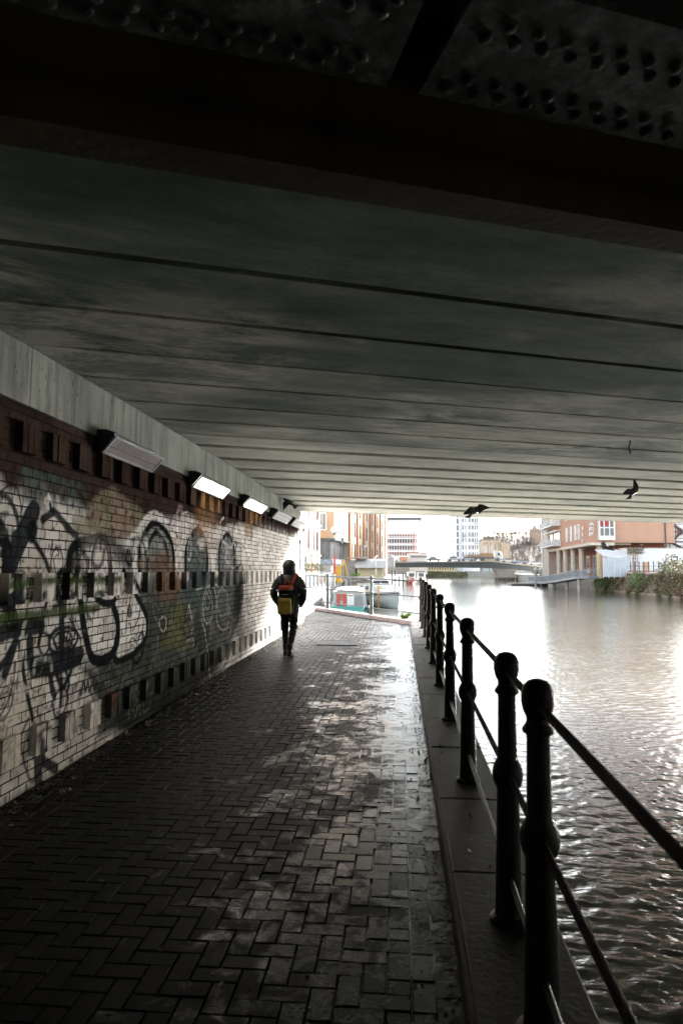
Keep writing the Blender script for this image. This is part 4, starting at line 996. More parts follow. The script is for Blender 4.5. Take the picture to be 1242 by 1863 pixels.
# orange corner building with glazed shopfront
cA, cB, cC = (-16, 84), (-8.05, 84), (-6.95, 92.6)
F1 = Face(cA, cB); F2 = Face(cB, cC)
ob = thing('corner_building', (-8.05, 84, .3), 'peach rendered corner building with a big glazed shopfront behind the globe lamp', 'building')
part('wall', MB().prism([cA, cB, cC, (-16, 92.6)], 5.35, 19), m_peach, ob)
part('ground_floor', MB().prism([(-15.8, 84.5), (-8.45, 84.5), (-7.5, 92.4), (-15.8, 92.4)], .3, 5.345), m_pale, ob)
mb = MB(); F1.slab(mb, 3.5, F1.len, 5.2, 5.45, .003, .16); F2.slab(mb, .12, F2.len, 5.2, 5.45, .003, .15); part('canopy_edge', mb, m_slate, ob)
F1.window(ob, F1.u_px(578), F1.u_px(593), 6.4, 8.6, m_wfr, m_gls, (1, 0), .14)
F1b = Face((-15.8, 84.5), (-8.45, 84.5)); F2b = Face((-8.45, 84.5), (-7.5, 92.4))
F1b.window(ob, 4.0, F1b.len-.05, 2.9, 5.15, m_grey, m_gls, (4, 0), .08, 'shopfront'); F2b.window(ob, .1, F2b.len-.3, 2.9, 5.15, m_grey, m_gls, (3, 0), .08, 'shopfront')
mb = MB(); F1b.slab(mb, 3.5, F1b.len+.1, 2.3, 2.85, .004, .2); F2b.slab(mb, .11, F2b.len, 2.3, 2.85, .004, .2); part('blue_grey_sill', mb, M('blue_grey_panel', (.42,.47,.52), .5), ob)
for px in (615.5, 623.5):
    u_ = F2.u_px(px)
    for z0, z1 in ((6.3, 8.7), (9.7, 12)): F2.window(ob, u_-.42, u_+.42, z0, z1, m_redwin, m_gls2, (0, 2))
mb = MB(); F2.slab(mb, .3, 1.5, 5.6, 18.5, .004, .06); part('pale_panel', mb, m_pale, ob)

# long warehouse
wA, wB = (-6.9, 92.8), (-2.75, 147); FW = Face(wA, wB)
wh = thing('warehouse', (-6.9, 93, .3), 'long cream brick warehouse with orange pilasters and tall narrow windows receding along the left bank', 'building')
part('wall', MB().prism([wA, wB, (-22, 149), (-22, 92.8)], .3, 21), m_cream, wh)
for px in (631.5, 649, 660.5, 672, 681.5, 690.5, 699):
    u_ = max(.5, FW.u_px(px)); mb = MB(); FW.slab(mb, u_-.62, u_+.62, .36, 20.8, .003, .22); part('pilaster', mb, m_orange, wh)
for px in (638.5, 645, 654.5, 666, 676.6, 686, 694.5, 702):
    u_ = FW.u_px(px)
    for k, (z0, z1) in enumerate(((3.2, 5.3), (6.3, 8.4), (9.4, 11.5), (12.5, 14.4))):
        FW.window(wh, u_-.5, u_+.5, z0, z1, m_redwin, m_gls, (1, 3), .16)
part('roof', MB().prism([(-6.6, 92.5), (-2.4, 147.3), (-22.3, 149.3), (-22.3, 92.5)], 21.01, 21.7), m_slate, wh)
part('drainpipe', MB().tube([FW.p(FW.u_px(681.5)+.8, .4, .12), FW.p(FW.u_px(681.5)+.8, 20, .12)], .08, 6), m_orange, wh)

# lamp posts
def post_lamp(px, ybase, py_top, label, kind):
    p = at(px, 1050, ybase); p.z = .34; top = at(px, py_top, ybase).z
    t = thing('street_lamp', p, label, 'street lamp')
    part('pole', MB().lathe([(.11,0),(.11,.25),(.06,.35),(.05,(top-p.z)*.5),(.042,top-p.z-.35)], p, 10), m_dgrey, t)
    c = Vector((p.x, p.y, top-.32))
    if kind == 'globe':
        part('globe', MB().ball(c, .36, 16, 10), m_white, t, smooth=True); part('collar', MB().lathe([(.05,-.52),(.14,-.42),(.16,-.33),(.10,-.30)], c, 12), m_dgrey, t)
        part('red_sleeve', MB().lathe([(.10,.36),(.10,2.6)], p, 10), M('red_paint', (.55,.04,.04), .4), t)
    else:
        part('lantern', MB().lathe([(.07,-.35),(.17,.0),(.17,.05)], c, 8), m_gls2, t); part('hood', MB().lathe([(.24,.055),(.20,.11),(.05,.28),(.02,.34)], c, 8), m_dgrey, t)
post_lamp(608, 66, 958, 'tall white globe lamp on a pole with a red lower sleeve', 'globe')
post_lamp(622.3, 74, 977, 'black lantern lamp post in front of the peach corner building', 'lantern')
post_lamp(661, 90, 992, 'small lantern lamp post in front of the warehouse pilasters', 'lantern')

# white bollard fence on the left quay
for k in range(8):
    px = 557 + k*7.2; p = at(px, 1060, 47 + k*1.1); b_ = MB().lathe([(.10,0),(.10,.06),(.085,.08),(.08,.80),(.095,.83),(.07,.90),(.02,.93)], (p.x, p.y, .34), 10)
    tag(part('bollard', b_, m_grey), 'grey bollard in the row on the pale left quay', 'bollard', 'bollards along the left quay')
lw = thing('parapet_wall', (-8, 58, .34), 'low white boundary wall on the left quay behind the bollards', 'wall')
part('wall', MB().prism([(-9.3, 54), (-9.1, 54), (-7.2, 79.5), (-7.4, 79.5)], .345, 1.25), m_pale, lw); part('coping', MB().prism([(-9.35, 53.9), (-9.05, 53.9), (-7.15, 79.6), (-7.45, 79.6)], 1.252, 1.33), m_white, lw)
for k, px in enumerate((580.5, 588.5)):
    c = at(px, 1047, 57 + k*.5)
    mb = MB().box((c.x, c.y, .9), (.30,.5,.42)).box((c.x, c.y, 1.13), (.34,.54,.05)).box((c.x, c.y, .64), (.2,.3,.1)).box((c.x, c.y, .47), (.08,.08,.26))
    tag(part('life_ring_box', mb, m_orange), 'orange box on a short post by the bollards, %s one' % ('left' if k == 0 else 'right'), 'box', 'orange boxes on the quay')
# small yellow crane
cr = at(615, 1043, 70); cr.z = .34
t = thing('quay_crane', cr, 'small yellow crane with a bent jib between the two lamp posts', 'crane')
m_cy = M('crane_yellow_paint', (.62,.36,.05), .5)
part('base', MB().lathe([(.5,0),(.5,.25),(.3,.35),(.3,.7)], cr, 12), m_cy, t); part('cab', MB().box(cr + Vector((0,0,1.15)), (.7,.7,.85)).box(cr + Vector((0,0,1.62)), (.8,.8,.08)), m_cy, t)
part('jib', MB().bar(cr + Vector((.2,0,1.2)), cr + Vector((.55,.1,2.3)), .16).bar(cr + Vector((.55,.1,2.3)), cr + Vector((1.05,.1,.4)), .13), m_cy, t)
part('hook_cable', MB().tube([cr + Vector((.9,.1,1.0)), cr + Vector((.9,.1,.3))], .02, 6), m_dgrey, t)
LV = []; LF = []; LC = []
for k in range(700):
    y = random.uniform(57, 70); leaf(Vector((-9.0 + (y-54)*.07 + random.gauss(0,.2), y, 1.5 + random.random()*.7)), .09, random.choice([(.10,.13,.05),(.17,.17,.09),(.2,.19,.12)]))
tag(link_mesh('hedge', LV, LF, m_leaf, cols=LC), 'low olive hedge in front of the pale house', 'hedge')

# ------------------------------------------------------------------ boats on the left
m_teal = M('teal_hull_paint', (.05,.30,.28), .4, .15, 2); m_redp = M('red_door_paint', (.50,.05,.03), .4, .2, 3); m_bwh = M('boat_white_gelcoat', (.40,.40,.385), .3, .1, 1.2, bmp=.05)
m_wood = M('varnished_wood', (.34,.17,.07), .35, .3, 3, aniso=(1,1,6)); m_canv = M('grey_canvas', (.36,.37,.38), .8, .2, 2); m_blkp = M('black_paint', (.02,.02,.022), .4); m_lgrey = M('pale_grey_hull', (.42,.43,.42), .35, .15, 1)
def hull(mb, L_, bm, z0, z1, origin, head, sheer=.25, transom=.85):
    """hull pointing along head from the stern at origin"""
    hd_ = Vector((head[0], head[1], 0)).normalized(); rt = Vector((hd_.y, -hd_.x, 0)); R_ = []
    for t in np.linspace(0, 1, 15):
        w = bm/2*(transom + (1-transom)*min(1, t*3))*(1 if t < .55 else max(.03, math.cos((t-.55)/.45*math.pi/2)**.75)); zz = z1 + sheer*t*t
        c = Vector(origin) + hd_*(L_*t)
        R_.append([c + rt*(w*k) + Vector((0,0,z)) + hd_*(.35*(z-z0)*max(0, t-.6)) for k, z in ((-1,zz),(-.97,(zz+z0)/2+.1),(-.72,z0+.1),(-.3,z0-.15),(.3,z0-.15),(.72,z0+.1),(.97,(zz+z0)/2+.1),(1,zz))])
    mb.loft(R_); return R_, hd_, rt
# teal narrowboat, stern towards the viewer
nx, ny = -3.36, 45.2
nb = thing('narrowboat', (nx, ny, WATER), 'teal narrowboat with red stern doors and a pale roof moored behind the end railing', 'boat')
mb = MB(); hull(mb, 14.5, 2.35, WATER, -.72, (nx, ny-.5, 0), (-.06, 1), .25, .9); part('hull', mb, m_teal, nb, smooth=True)
def nbx(a, b, z): return Vector((nx + a - .06*b, ny + b, z))
mb = MB(); mb.loft([[nbx(a*1.05*s_, b, z) for a, z, s_ in ((-1,-.72,1),(1,-.72,1),(1,.14,.92),(.5,.25,.92),(-.5,.25,.92),(-1,.14,.92))] for b in (.35, 10.5)]); part('cabin', mb, m_bwh, nb)
mb = MB(); mb.loft([[nbx(a, b, z) for a, z in ((-1.03,.145),(-.5,.262),(.5,.262),(1.03,.145),(1.03,.20),(.5,.315),(-.5,.315),(-1.03,.20))] for b in (.15, 10.6)]); part('roof', mb, M('weathered_roof_paint', (.60,.60,.58), .6, .2, 1.5), nb)
dr = part('stern_door', MB().box(nbx(-.62, .31, -.33), (.30,.06,.78)).box(nbx(-.26, .31, -.33), (.26,.06,.78)), m_redp, nb)
part('door_frame', MB().box(nbx(-.445, .30, -.33), (.05,.09,.8)).box(nbx(-.80, .30, -.33), (.05,.09,.8)), m_teal, dr)
part('white_panel', MB().box(nbx(-.445, .262, -.52), (.15,.03,.3)), m_bwh, dr)
fp = part('stern_panel', MB().box(nbx(.12, .32, -.33), (.46,.04,.80)), m_white, nb)
part('painted_scroll', MB().tube([nbx(-.02+.03*k, .29, -.05 + .05*math.sin(k*1.6)) for k in range(10)], .016, 5), M('ochre_paint', (.5,.33,.08), .5), fp)
gr = MB()
for k in range(9): gr.box(nbx(.42 + k*.055, .29, -.36), (.012,.02,.62))
for k in range(9): gr.box(nbx(.64, .275, -.65 + k*.07), (.46,.01,.012))
part('lattice_vent', gr, m_grey, nb)
part('canvas_side', MB().loft([[nbx(a, b, z) for a, z in ((.96,-.7),(1.22,-.72),(1.10,.12),(.92,.10))] for b in (.2, 4.2)]), m_canv, nb)
part('stern_rail', MB().tube([nbx(-.1,-.3,-.70), nbx(-.1,-.3,.0), nbx(.75,-.3,.02), nbx(.75,-.3,-.70)], .02, 6), m_dgrey, nb)
for k in range(3): part('fender', MB().lathe([(.02,.0),(.09,.05),(.10,.2),(.09,.38),(.03,.44)], nbx(1.30 + .02*k, .3 + k*1.3, -1.22), 10), m_blkp, nb, smooth=True)
for yy_ in (3.0, 6.5): part('roof_hatch', MB().box(nbx(0, yy_, .35), (.8,1.0,.07)), m_canv, nb)
# white cruiser, bow towards the viewer
s0 = Vector((-3.25, 60.6, 0)); hv = (.44, -.9)
cz = thing('cruiser', (-1.9, 57, WATER), 'white cabin cruiser with a dark stripe along its grey hull moored beside the narrowboat', 'boat')
mb = MB(); R_, hd_, rt = hull(mb, 7.0, 2.7, WATER, -.30, s0, hv, .25, .9); part('hull', mb, m_lgrey, cz, smooth=True)
st = MB()
for side in (0, 7):
    for a, b_ in zip(R_, R_[1:]):
        p, q_ = a[side] + Vector((0,0,-.14)), b_[side] + Vector((0,0,-.14)); o_ = (rt*(.03 if side == 7 else -.03)); st.bar(p + o_, q_ + o_, .05, .17)
part('rubbing_strake', st, m_blkp, cz)
rl = MB()
for side in (0, 7): rl.tube([r_[side] + Vector((0,0,.03)) for r_ in R_], .045, 6)
part('gunwale', rl, m_bwh, cz, smooth=True)
def cx_(f, s_, z): return s0 + hd_*f + rt*s_ + Vector((0,0,z))
mb = MB(); mb.loft([[cx_(f, s_*w, z) for s_, z in ((-1,-.42),(1,-.42),(.85,z1),(-.85,z1))] for f, w, z1 in ((.9,1.05,.55),(3.9,1.02,.55),(4.3,.98,.35),(5.3,.6,-.10))]); part('cabin', mb, m_bwh, cz)
mb = MB(); mb.loft([[cx_(f, s_*w, z) for s_, z in ((-1,.55),(1,.55),(.9,z1),(-.9,z1))] for f, w, z1 in ((.5,1.0,.72),(2.0,1.0,.98),(3.6,.85,.75))]); part('black_canopy', mb, m_blkp, cz)
mb = MB(); mb.loft([[cx_(f, s_*w, z) for s_, z in ((-1.015,-.30),(1.015,-.30),(1.0,-.12),(-1.0,-.12))] for f, w in ((.95,1.05),(3.9,1.03))]); part('orange_band', mb, m_orange, cz)
for f in (2.0, 3.2): part('porthole', MB().ball(cx_(f, .97, .18), .17, 14, 8, (1,.8,1)), m_gls, cz, smooth=True)
part('windscreen', MB().loft([[cx_(4.12, -.75, .30), cx_(4.12, .75, .30), cx_(3.98, .7, .52), cx_(3.98, -.7, .52)], [cx_(4.22, -.75, .31), cx_(4.22, .75, .31), cx_(4.03, .7, .535), cx_(4.03, -.7, .535)]]), m_gls, cz)
part('bow_rail', MB().tube([cx_(4.6,1.1,-.25), cx_(4.8,1.0,.10), cx_(6.0,.75,.2), cx_(6.9,0,.30), cx_(6.0,-.75,.2), cx_(4.8,-1.0,.10)], .025, 6), m_grey, cz)
part('mooring_post', MB().tube([cx_(6.2,1.3,-1.6), cx_(6.2,1.3,.4)], .09, 8), m_wood, cz)
LV = []; LF = []; LC = []; pc = cx_(4.6, .5, .1)
for k in range(160): leaf(pc + Vector((random.gauss(0,.16), random.gauss(0,.16), random.gauss(.05,.13))), .07, random.choice([(.10,.26,.04),(.16,.34,.06)]))
pl = thing('potted_plant', pc - Vector((0,0,.2)), 'bright green pot plant on the foredeck of the white cruiser', 'plant')
link_mesh('foliage', LV, LF, m_leaf, pl, cols=LC); part('pot', MB().lathe([(.10,-.25),(.14,-.04),(.15,-.02)], pc, 10), m_orange, pl)
# wooden wheelhouse boat behind
wb0 = at(659, 1100, 66); wb = thing('wooden_boat', (wb0.x, 66, WATER), 'boat with a brown varnished wheelhouse behind the narrowboat roof', 'boat')
mb = MB(); hull(mb, 9, 2.6, WATER, -.5, (wb0.x, 65, 0), (-.05, 1), .3); part('hull', mb, m_blkp, wb, smooth=True)
part('wheelhouse', MB().box((wb0.x, 66.6, .18), (1.3,1.6,1.36)), m_wood, wb); part('wheelhouse_roof', MB().box((wb0.x, 66.6, .92), (1.6,1.9,.11)), m_bwh, wb, bevel=.03)
for a in (-.32, .3): w = part('window', MB().box((wb0.x + a, 65.78, .30), (.44,.05,.52)), m_wood, wb); part('pane', MB().box((wb0.x + a, 65.745, .30), (.32,.03,.38)), m_gls, w)
part('side_deck', MB().box((wb0.x - .95, 66.4, -.2), (.5,1.4,.7)), m_bwh, wb)
LV = []; LF = []; LC = []
for k in range(220): leaf(Vector((wb0.x + random.uniform(-1.1,-.2), 65.9 + random.uniform(-.2,.2), 1.05 + random.random()*.28)), .07, random.choice([(.08,.2,.04),(.14,.28,.06),(.2,.3,.1)]))
tag(link_mesh('roof_plants', LV, LF, m_leaf, cols=LC), 'strip of green plants on top of the brown wheelhouse roof', 'plants')
# shed barge
hb0 = at(632, 1040, 79).x; hb1 = at(702, 1040, 79).x; Yb = 79
hbt = thing('houseboat', ((hb0+hb1)/2, Yb, WATER), 'barge with a grey slatted shed and a cream corrugated cabin under a white awning', 'boat')
part('hull', MB().prism([(hb0-.2, Yb-.4), (hb1+.3, Yb-.4), (hb1+.9, Yb+3), (hb1+.3, Yb+9), (hb0-.2, Yb+9)], WATER-.2, -.3), m_blkp, hbt)
xs1 = at(646, 1040, Yb).x; ztop = at(640, 1018, Yb).z
sl = MB()
for k in range(10): x = hb0 + (xs1-hb0)*(k+.5)/10; sl.box((x, Yb-.04, (ztop-.3)/2 - .05), ((xs1-hb0)/10*.72, .06, ztop+.1))
sh = part('shed', MB().box(((hb0+xs1)/2, Yb+2, (ztop-.3)/2-.05), (xs1-hb0, 3.9, ztop+.2)), m_dgrey, hbt); part('slats', sl, M('grey_weathered_slats', (.36,.33,.31), .7), sh)
zc = at(670, 1033, Yb).z; xc0 = at(650, 1040, Yb).x; xc1 = at(697, 1040, Yb).x
cb_ = MB()
for k in range(26): x = xc0 + (xc1-xc0)*(k+.5)/26; cb_.box((x, Yb-.03 - .03*(k % 2), (zc-.3)/2), ((xc1-xc0)/26, .08, zc+.3))
part('corrugated_cabin', cb_, M('cream_corrugated_sheet', (.58,.50,.32), .6, .2, 1.2), hbt); part('cabin_back', MB().box(((xc0+xc1)/2, Yb+2, (zc-.3)/2), (xc1-xc0-.02, 3.9, zc+.28)), m_pale, hbt)
zt = at(670, 1020.5, Yb).z
part('awning', MB().loft([[Vector((x, Yb-.7, zc-.02)), Vector((x, Yb-.66, zc+.05)), Vector((x, Yb+.4, zt+.05)), Vector((x, Yb+4.1, zt+.3)), Vector((x, Yb+4.1, zt+.2)), Vector((x, Yb+.4, zt-.03))] for x in (xs1, hb1)]), m_bwh, hbt)
part('shed_roof', MB().loft([[Vector((x, Yb-.3, z)), Vector((x, Yb-.3, z+.07)), Vector((x, Yb+4.2, z+.25)), Vector((x, Yb+4.2, z+.18))] for x, z in ((hb0-.15, ztop+.02), (hb0+1.2, ztop+.16), (xs1+1.2, ztop+.12))]), m_dgrey, hbt)
part('derrick', MB().tube([at(676, 1024, Yb-.5), at(687, 1010, Yb-.5)], .10, 6).tube([at(684, 1046, Yb-.5), at(682.5, 1012, Yb-.5)], .08, 6), m_white, hbt)
part('handrail', MB().tube([(hb0+.3, Yb-.5, .75), (xc0+1.2, Yb-.5, .75)], .03, 5).tube([(hb0+.3, Yb-.5, .4), (xc0+1.2, Yb-.5, .4)], .025, 5).tube([(hb0+.4, Yb-.5, -.3), (hb0+.4, Yb-.5, .75)], .03, 5).tube([(xc0+.9, Yb-.5, -.3), (xc0+.9, Yb-.5, .75)], .03, 5), m_white, hbt)
# little motor boats far along the left bank
for px, Y, lab, mc in ((749, 152, 'white motor boat with a red hull moored by the far left jetty', m_redp), (767, 158, 'white motor boat with a blue canopy moored by the far left jetty', M('navy_canvas', (.05,.07,.14), .7))):
    p = at(px, 1060, Y); t = thing('motor_boat', (p.x, Y, WATER), lab, 'boat')
    mb = MB(); R_, hd_, rt = hull(mb, 6, 2.3, WATER, -.55, (p.x - .3, Y + 5.6, 0), (.07, -1), .35); part('hull', mb, mc if px < 760 else m_bwh, t, smooth=True)
    f_ = lambda f, s_, z: Vector((p.x-.3, Y+5.6, 0)) + hd_*f + rt*s_ + Vector((0,0,z))
    mb = MB(); mb.loft([[f_(f, s_*w, z) for s_, z in ((-1,-.5),(1,-.5),(.8,z1),(-.8,z1))] for f, w, z1 in ((1.2,1.0,1.25),(3.4,.95,1.2),(4.3,.7,-.05))]); cb2 = part('cabin', mb, m_bwh, t)
    part('windscreen', MB().loft([[f_(3.62,-.62,.9), f_(3.62,.62,.9), f_(4.1,.55,.25), f_(4.1,-.55,.25)], [f_(3.70,-.62,.92), f_(3.70,.62,.92), f_(4.18,.55,.28), f_(4.18,-.55,.28)]]), m_gls, cb2)
    if px > 760: part('canopy', MB().box(f_(1.4, 0, 1.35), (1.9,2.0,.18)).box(f_(1.2, 1.02, .4), (.06,1.8,1.7)).box(f_(1.2, -1.02, .4), (.06,1.8,1.7)), mc, t)
jt = thing('jetty', at(730, 1056, 148), 'grey timber jetty on piles beside the far motor boats', 'jetty')
jx0, jx1 = at(712, 1056, 148).x, at(752, 1056, 148).x
part('deck', MB().box(((jx0+jx1)/2, 148, -.65), (jx1-jx0, 2.5, .25)), m_grey, jt)
for px in (713, 719, 726, 733, 741): x = at(px, 1050, 147).x; part('pile', MB().tube([(x, 146.7, -2.5), (x, 146.7, .4 + 1.3*((px*7) % 3)/2)], .17, 8), m_dgrey, jt)
# ------------------------------------------------------------------ far left: scaffolded block and low buildings
Ys = 262; xa, xb = at(704, 1000, Ys).x, at(758, 1000, Ys).x
zz = lambda py, Y=Ys: at(730, py, Y).z
sb = thing('scaffolded_building', ((xa+xb)/2, Ys, .3), 'red brick block wrapped in scaffolding with a pale sheeted top and a dark roof edge', 'building')
m_rb = M_brick('dusky_red_brick', (.30,.13,.11), (.36,.17,.14), (.3,.22,.2), .9, .3, .03, 'xz')
part('wall', MB().box(((xa+xb)/2, Ys+8, (zz(971)+.3)/2), (xb-xa, 16, zz(971)-.3)), m_rb, sb)
part('white_sheeting', MB().box(((xa+xb)/2+.8, Ys+8, (zz(971)+zz(946))/2+.02), (xb-xa+.6, 15.6, zz(946)-zz(971))), m_white, sb)
part('roof_edge', MB().box(((xa+xb)/2+.8, Ys+8, zz(944)+.1), (xb-xa+2, 17, zz(940.5)-zz(945.5))), m_slate, sb)
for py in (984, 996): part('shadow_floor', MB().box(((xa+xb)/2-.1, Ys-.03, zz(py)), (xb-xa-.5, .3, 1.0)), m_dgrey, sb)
sc_ = MB()
for k in range(13): x = xa - .3 + (xb-xa+.6)*k/12; sc_.tube([(x, Ys-1.3, .3), (x, Ys-1.3, zz(969))], .09, 5)
for py in (972, 977, 980, 989, 992, 1001, 1004, 1012): sc_.tube([(xa-.5, Ys-1.3, zz(py)), (xb+.5, Ys-1.3, zz(py))], .10, 5)
part('scaffold_poles', sc_, m_white, sb)
for py in (979.5, 991, 1003, 1012): part('scaffold_boards', MB().box(((xa+xb)/2, Ys-.85, zz(py)), (xb-xa+.8, .8, .35)), m_white, sb)
x = at(752, 1000, Ys).x; part('hoist_mast', MB().tube([(x, Ys-2, .3), (x, Ys-2, zz(958))], .14, 6), m_redwin, sb)
Yl = 232; x0, x1 = at(742, 1000, Yl).x, at(777, 1000, Yl).x; z1 = at(760, 1006, Yl).z
lb = thing('low_building', ((x0+x1)/2, Yl, .3), 'low pale flat roofed building with a dark window strip left of the road bridge', 'building')
part('wall', MB().box(((x0+x1)/2, Yl+4, z1/2+.15), (x1-x0, 8, z1-.3)), m_pale, lb); part('window_strip', MB().box(((x0+x1)/2+.3, Yl-.03, z1-1.2), (x1-x0-1.0, .12, .7)).box(((x0+x1)/2+1.2, Yl-.03, z1-3.4), (x1-x0-3.0, .12, 1.2)), m_gls, lb)
part('roof', MB().box(((x0+x1)/2, Yl+4, z1+.15), (x1-x0+.6, 8.6, .28)), m_redwin, lb)
Yq = 222
for i, (a, b_, py, col, lab) in enumerate(((703, 714, 1010, m_grey, 'grey site cabin at the foot of the scaffolded block'), (715, 727, 1014, m_pale, 'cream site cabin at the foot of the scaffolded block'), (728, 741, 1013, m_orange, 'orange site cabin at the foot of the scaffolded block'))):
    x0, x1 = at(a, 1020, Yq).x, at(b_, 1020, Yq).x; z1 = at(720, py, Yq).z
    t = thing('site_cabin', ((x0+x1)/2, Yq, .35), lab, 'cabin')
    part('wall', MB().box(((x0+x1)/2, Yq+2, z1/2+.17), (x1-x0-.1, 4, z1-.35)), col, t); part('roof', MB().box(((x0+x1)/2, Yq+2, z1+.07), (x1-x0+.06, 4.2, .12)), m_white, t)
    part('window', MB().box(((x0+x1)/2, Yq-.03, z1-1.4), ((x1-x0)*.5, .1, .8)), m_gls, t)

# ------------------------------------------------------------------ white tower
Yt = 300; tx = lambda px: at(px, 1000, Yt).x; tz = lambda py: at(850, py, Yt).z
tw = thing('white_tower_block', (tx(850), Yt, .9), 'tall white apartment tower with dark slit windows beyond the road bridge', 'building')
m_tow = M('white_cladding', (.60,.61,.63), .5, .05, .3, bmp=.05)
part('main_wall', MB().prism([(tx(839.5), Yt), (tx(871), Yt), (tx(872.5), Yt+16), (tx(839.5), Yt+16)], .9, 34), m_tow, tw)
part('left_wing', MB().prism([(tx(829), Yt+1.2), (tx(839.4), Yt+1.2), (tx(839.4), Yt+14), (tx(823), Yt+14)], .9, 33), m_tow, tw)
FL_ = Face((tx(829), Yt+1.2), (tx(839.4), Yt+1.2)); FM = Face((tx(839.5), Yt), (tx(871), Yt)); FR = Face((tx(823), Yt+14), (tx(829), Yt+1.2))
mtg = M_glass('tower_window_glass', (.07,.08,.10))
for k in range(7):
    z0 = tz(1013) + k*(tz(945) - tz(957))*1.0; z1 = z0 + 2.0
    u_ = FL_.u_px(832.2); FL_.window(tw, u_-.30, u_+.42, z0, z1+.2, m_grey, mtg, (0, 1), .06)
    for px, w in ((842, .26), (847, .18), (853, .22), (856, .18), (860, .32), (864.5, .22), (868.5, .25)):
        u_ = FM.u_px(px); dz = .3*((int(px)*3 + k) % 3)
        FM.window(tw, u_-w, u_+w, z0 + dz, z1 + dz*.4, m_grey, mtg, (0, 1), .05)
    u_ = FR.len*.5; FR.window(tw, u_-1.6, u_+1.2, z0+.2, z1, m_grey, mtg, (2, 0), .06)
for k, px in ((0, 844), (3, 844), (5, 866), (2, 866)):
    u_ = FM.u_px(px); z0 = tz(1013) + k*2.86 - .2; mb = MB(); FM.slab(mb, u_-.8, u_+.8, z0, z0+.18, .003, 1.2)
    for q_ in range(7): FM.slab(mb, u_-.78+q_*.25, u_-.73+q_*.25, z0+.18, z0+1.1, 1.12, 1.18)
    FM.slab(mb, u_-.8, u_+.8, z0+1.1, z0+1.18, 1.1, 1.2); part('balcony', mb, m_grey, tw)

# ------------------------------------------------------------------ road bridge with traffic
bA = at(737, 1022, 203); bB = at(892, 1020.5, 208); bC = at(988, 1030.5, 212)
rb = thing('road_bridge', at(900, 1055, 208), 'grey girder road bridge carrying traffic across the river in the distance', 'bridge')
m_gird = M('grey_green_girder', (.055,.066,.066), .6, .15, .6); m_bcon = M('bridge_pale_concrete', (.26,.24,.21), .8, .15, .5)
def deck_pt(t): return lerp(bA, bB, t) if t <= 1 else lerp(bB, bC, t-1)
mb = MB(); gp = MB(); back = Vector((0, 9, 0))
R1 = []; R2 = []; R3 = []
for t in np.linspace(-.12, 2.3, 40):
    p = lerp(bA, bB, t) if t <= 1 else lerp(bB, bC, t-1); th = 1.65 + .4*math.exp(-((t-1.05)/.55)**2)
    R1.append([p + Vector((0,0,-th)), p + back + Vector((0,0,-th)), p + back + Vector((0,0,-.35)), p + Vector((0,0,-.35))])
    R2.append([p + Vector((0,-.35,-.34)), p + back + Vector((0,.35,-.34)), p + back + Vector((0,.35,.02)), p + Vector((0,-.35,.02))])
mb.loft(R1); part('girder', mb, m_gird, rb); mb = MB(); mb.loft(R2); part('deck', mb, m_bcon, rb)
pr_ = MB()
for t in np.linspace(-.1, 2.25, 60):
    p = lerp(bA, bB, t) if t <= 1 else lerp(bB, bC, t-1); pr_.box(p + Vector((0,-.25,.42)), (.08,.08,.8))
ptop = [(lerp(bA, bB, t) if t <= 1 else lerp(bB, bC, t-1)) + Vector((0,-.25,.84)) for t in np.linspace(-.1, 2.25, 30)]
pr_.tube(ptop, .06, 5); pr_.tube([p - Vector((0,0,.35)) for p in ptop], .04, 5); part('parapet_rail', pr_, m_grey, rb)
pc = at(920, 1045, 206); zt_ = bB.z - 2.3
pr = MB(); pr.loft([[Vector((pc.x + a*w, pc.y + 3.2 + b*d_, z)) for a, b in ((-1,-1),(1,-1),(1,1),(-1,1))] for z, w, d_ in ((-2.6,2.5,3.0),(-.2,2.5,3.0),(1.0,2.55,3.0),(zt_-.4,3.1,3.1),(zt_,3.3,3.2))]); part('pier', pr, m_bcon, rb)
fd = MB()
for k in range(9): fd.tube([(pc.x - 3.0 + k*.75, pc.y - .2, -2.6), (pc.x - 3.0 + k*.75, pc.y - .2, -.35)], .24, 7)
fd.box((pc.x, pc.y - .25, -.5), (6.6,.3,.35)); part('timber_fender', fd, M('dark_wet_timber', (.12,.09,.07), .7), rb)
part('abutment', MB().prism([(bA.x-8, 202), (bA.x+1.2, 202), (bA.x+1.2, 214), (bA.x-8, 214)], -2.8, bA.z-1.6), m_bcon, rb)
part('right_abutment', MB().prism([(bC.x-1.5, 211), (bC.x+14, 212), (bC.x+14, 224), (bC.x-1.5, 223)], -2.8, bC.z-1.6), m_bcon, rb)
m_tyre = M('tyre_rubber', (.02,.02,.02), .8)
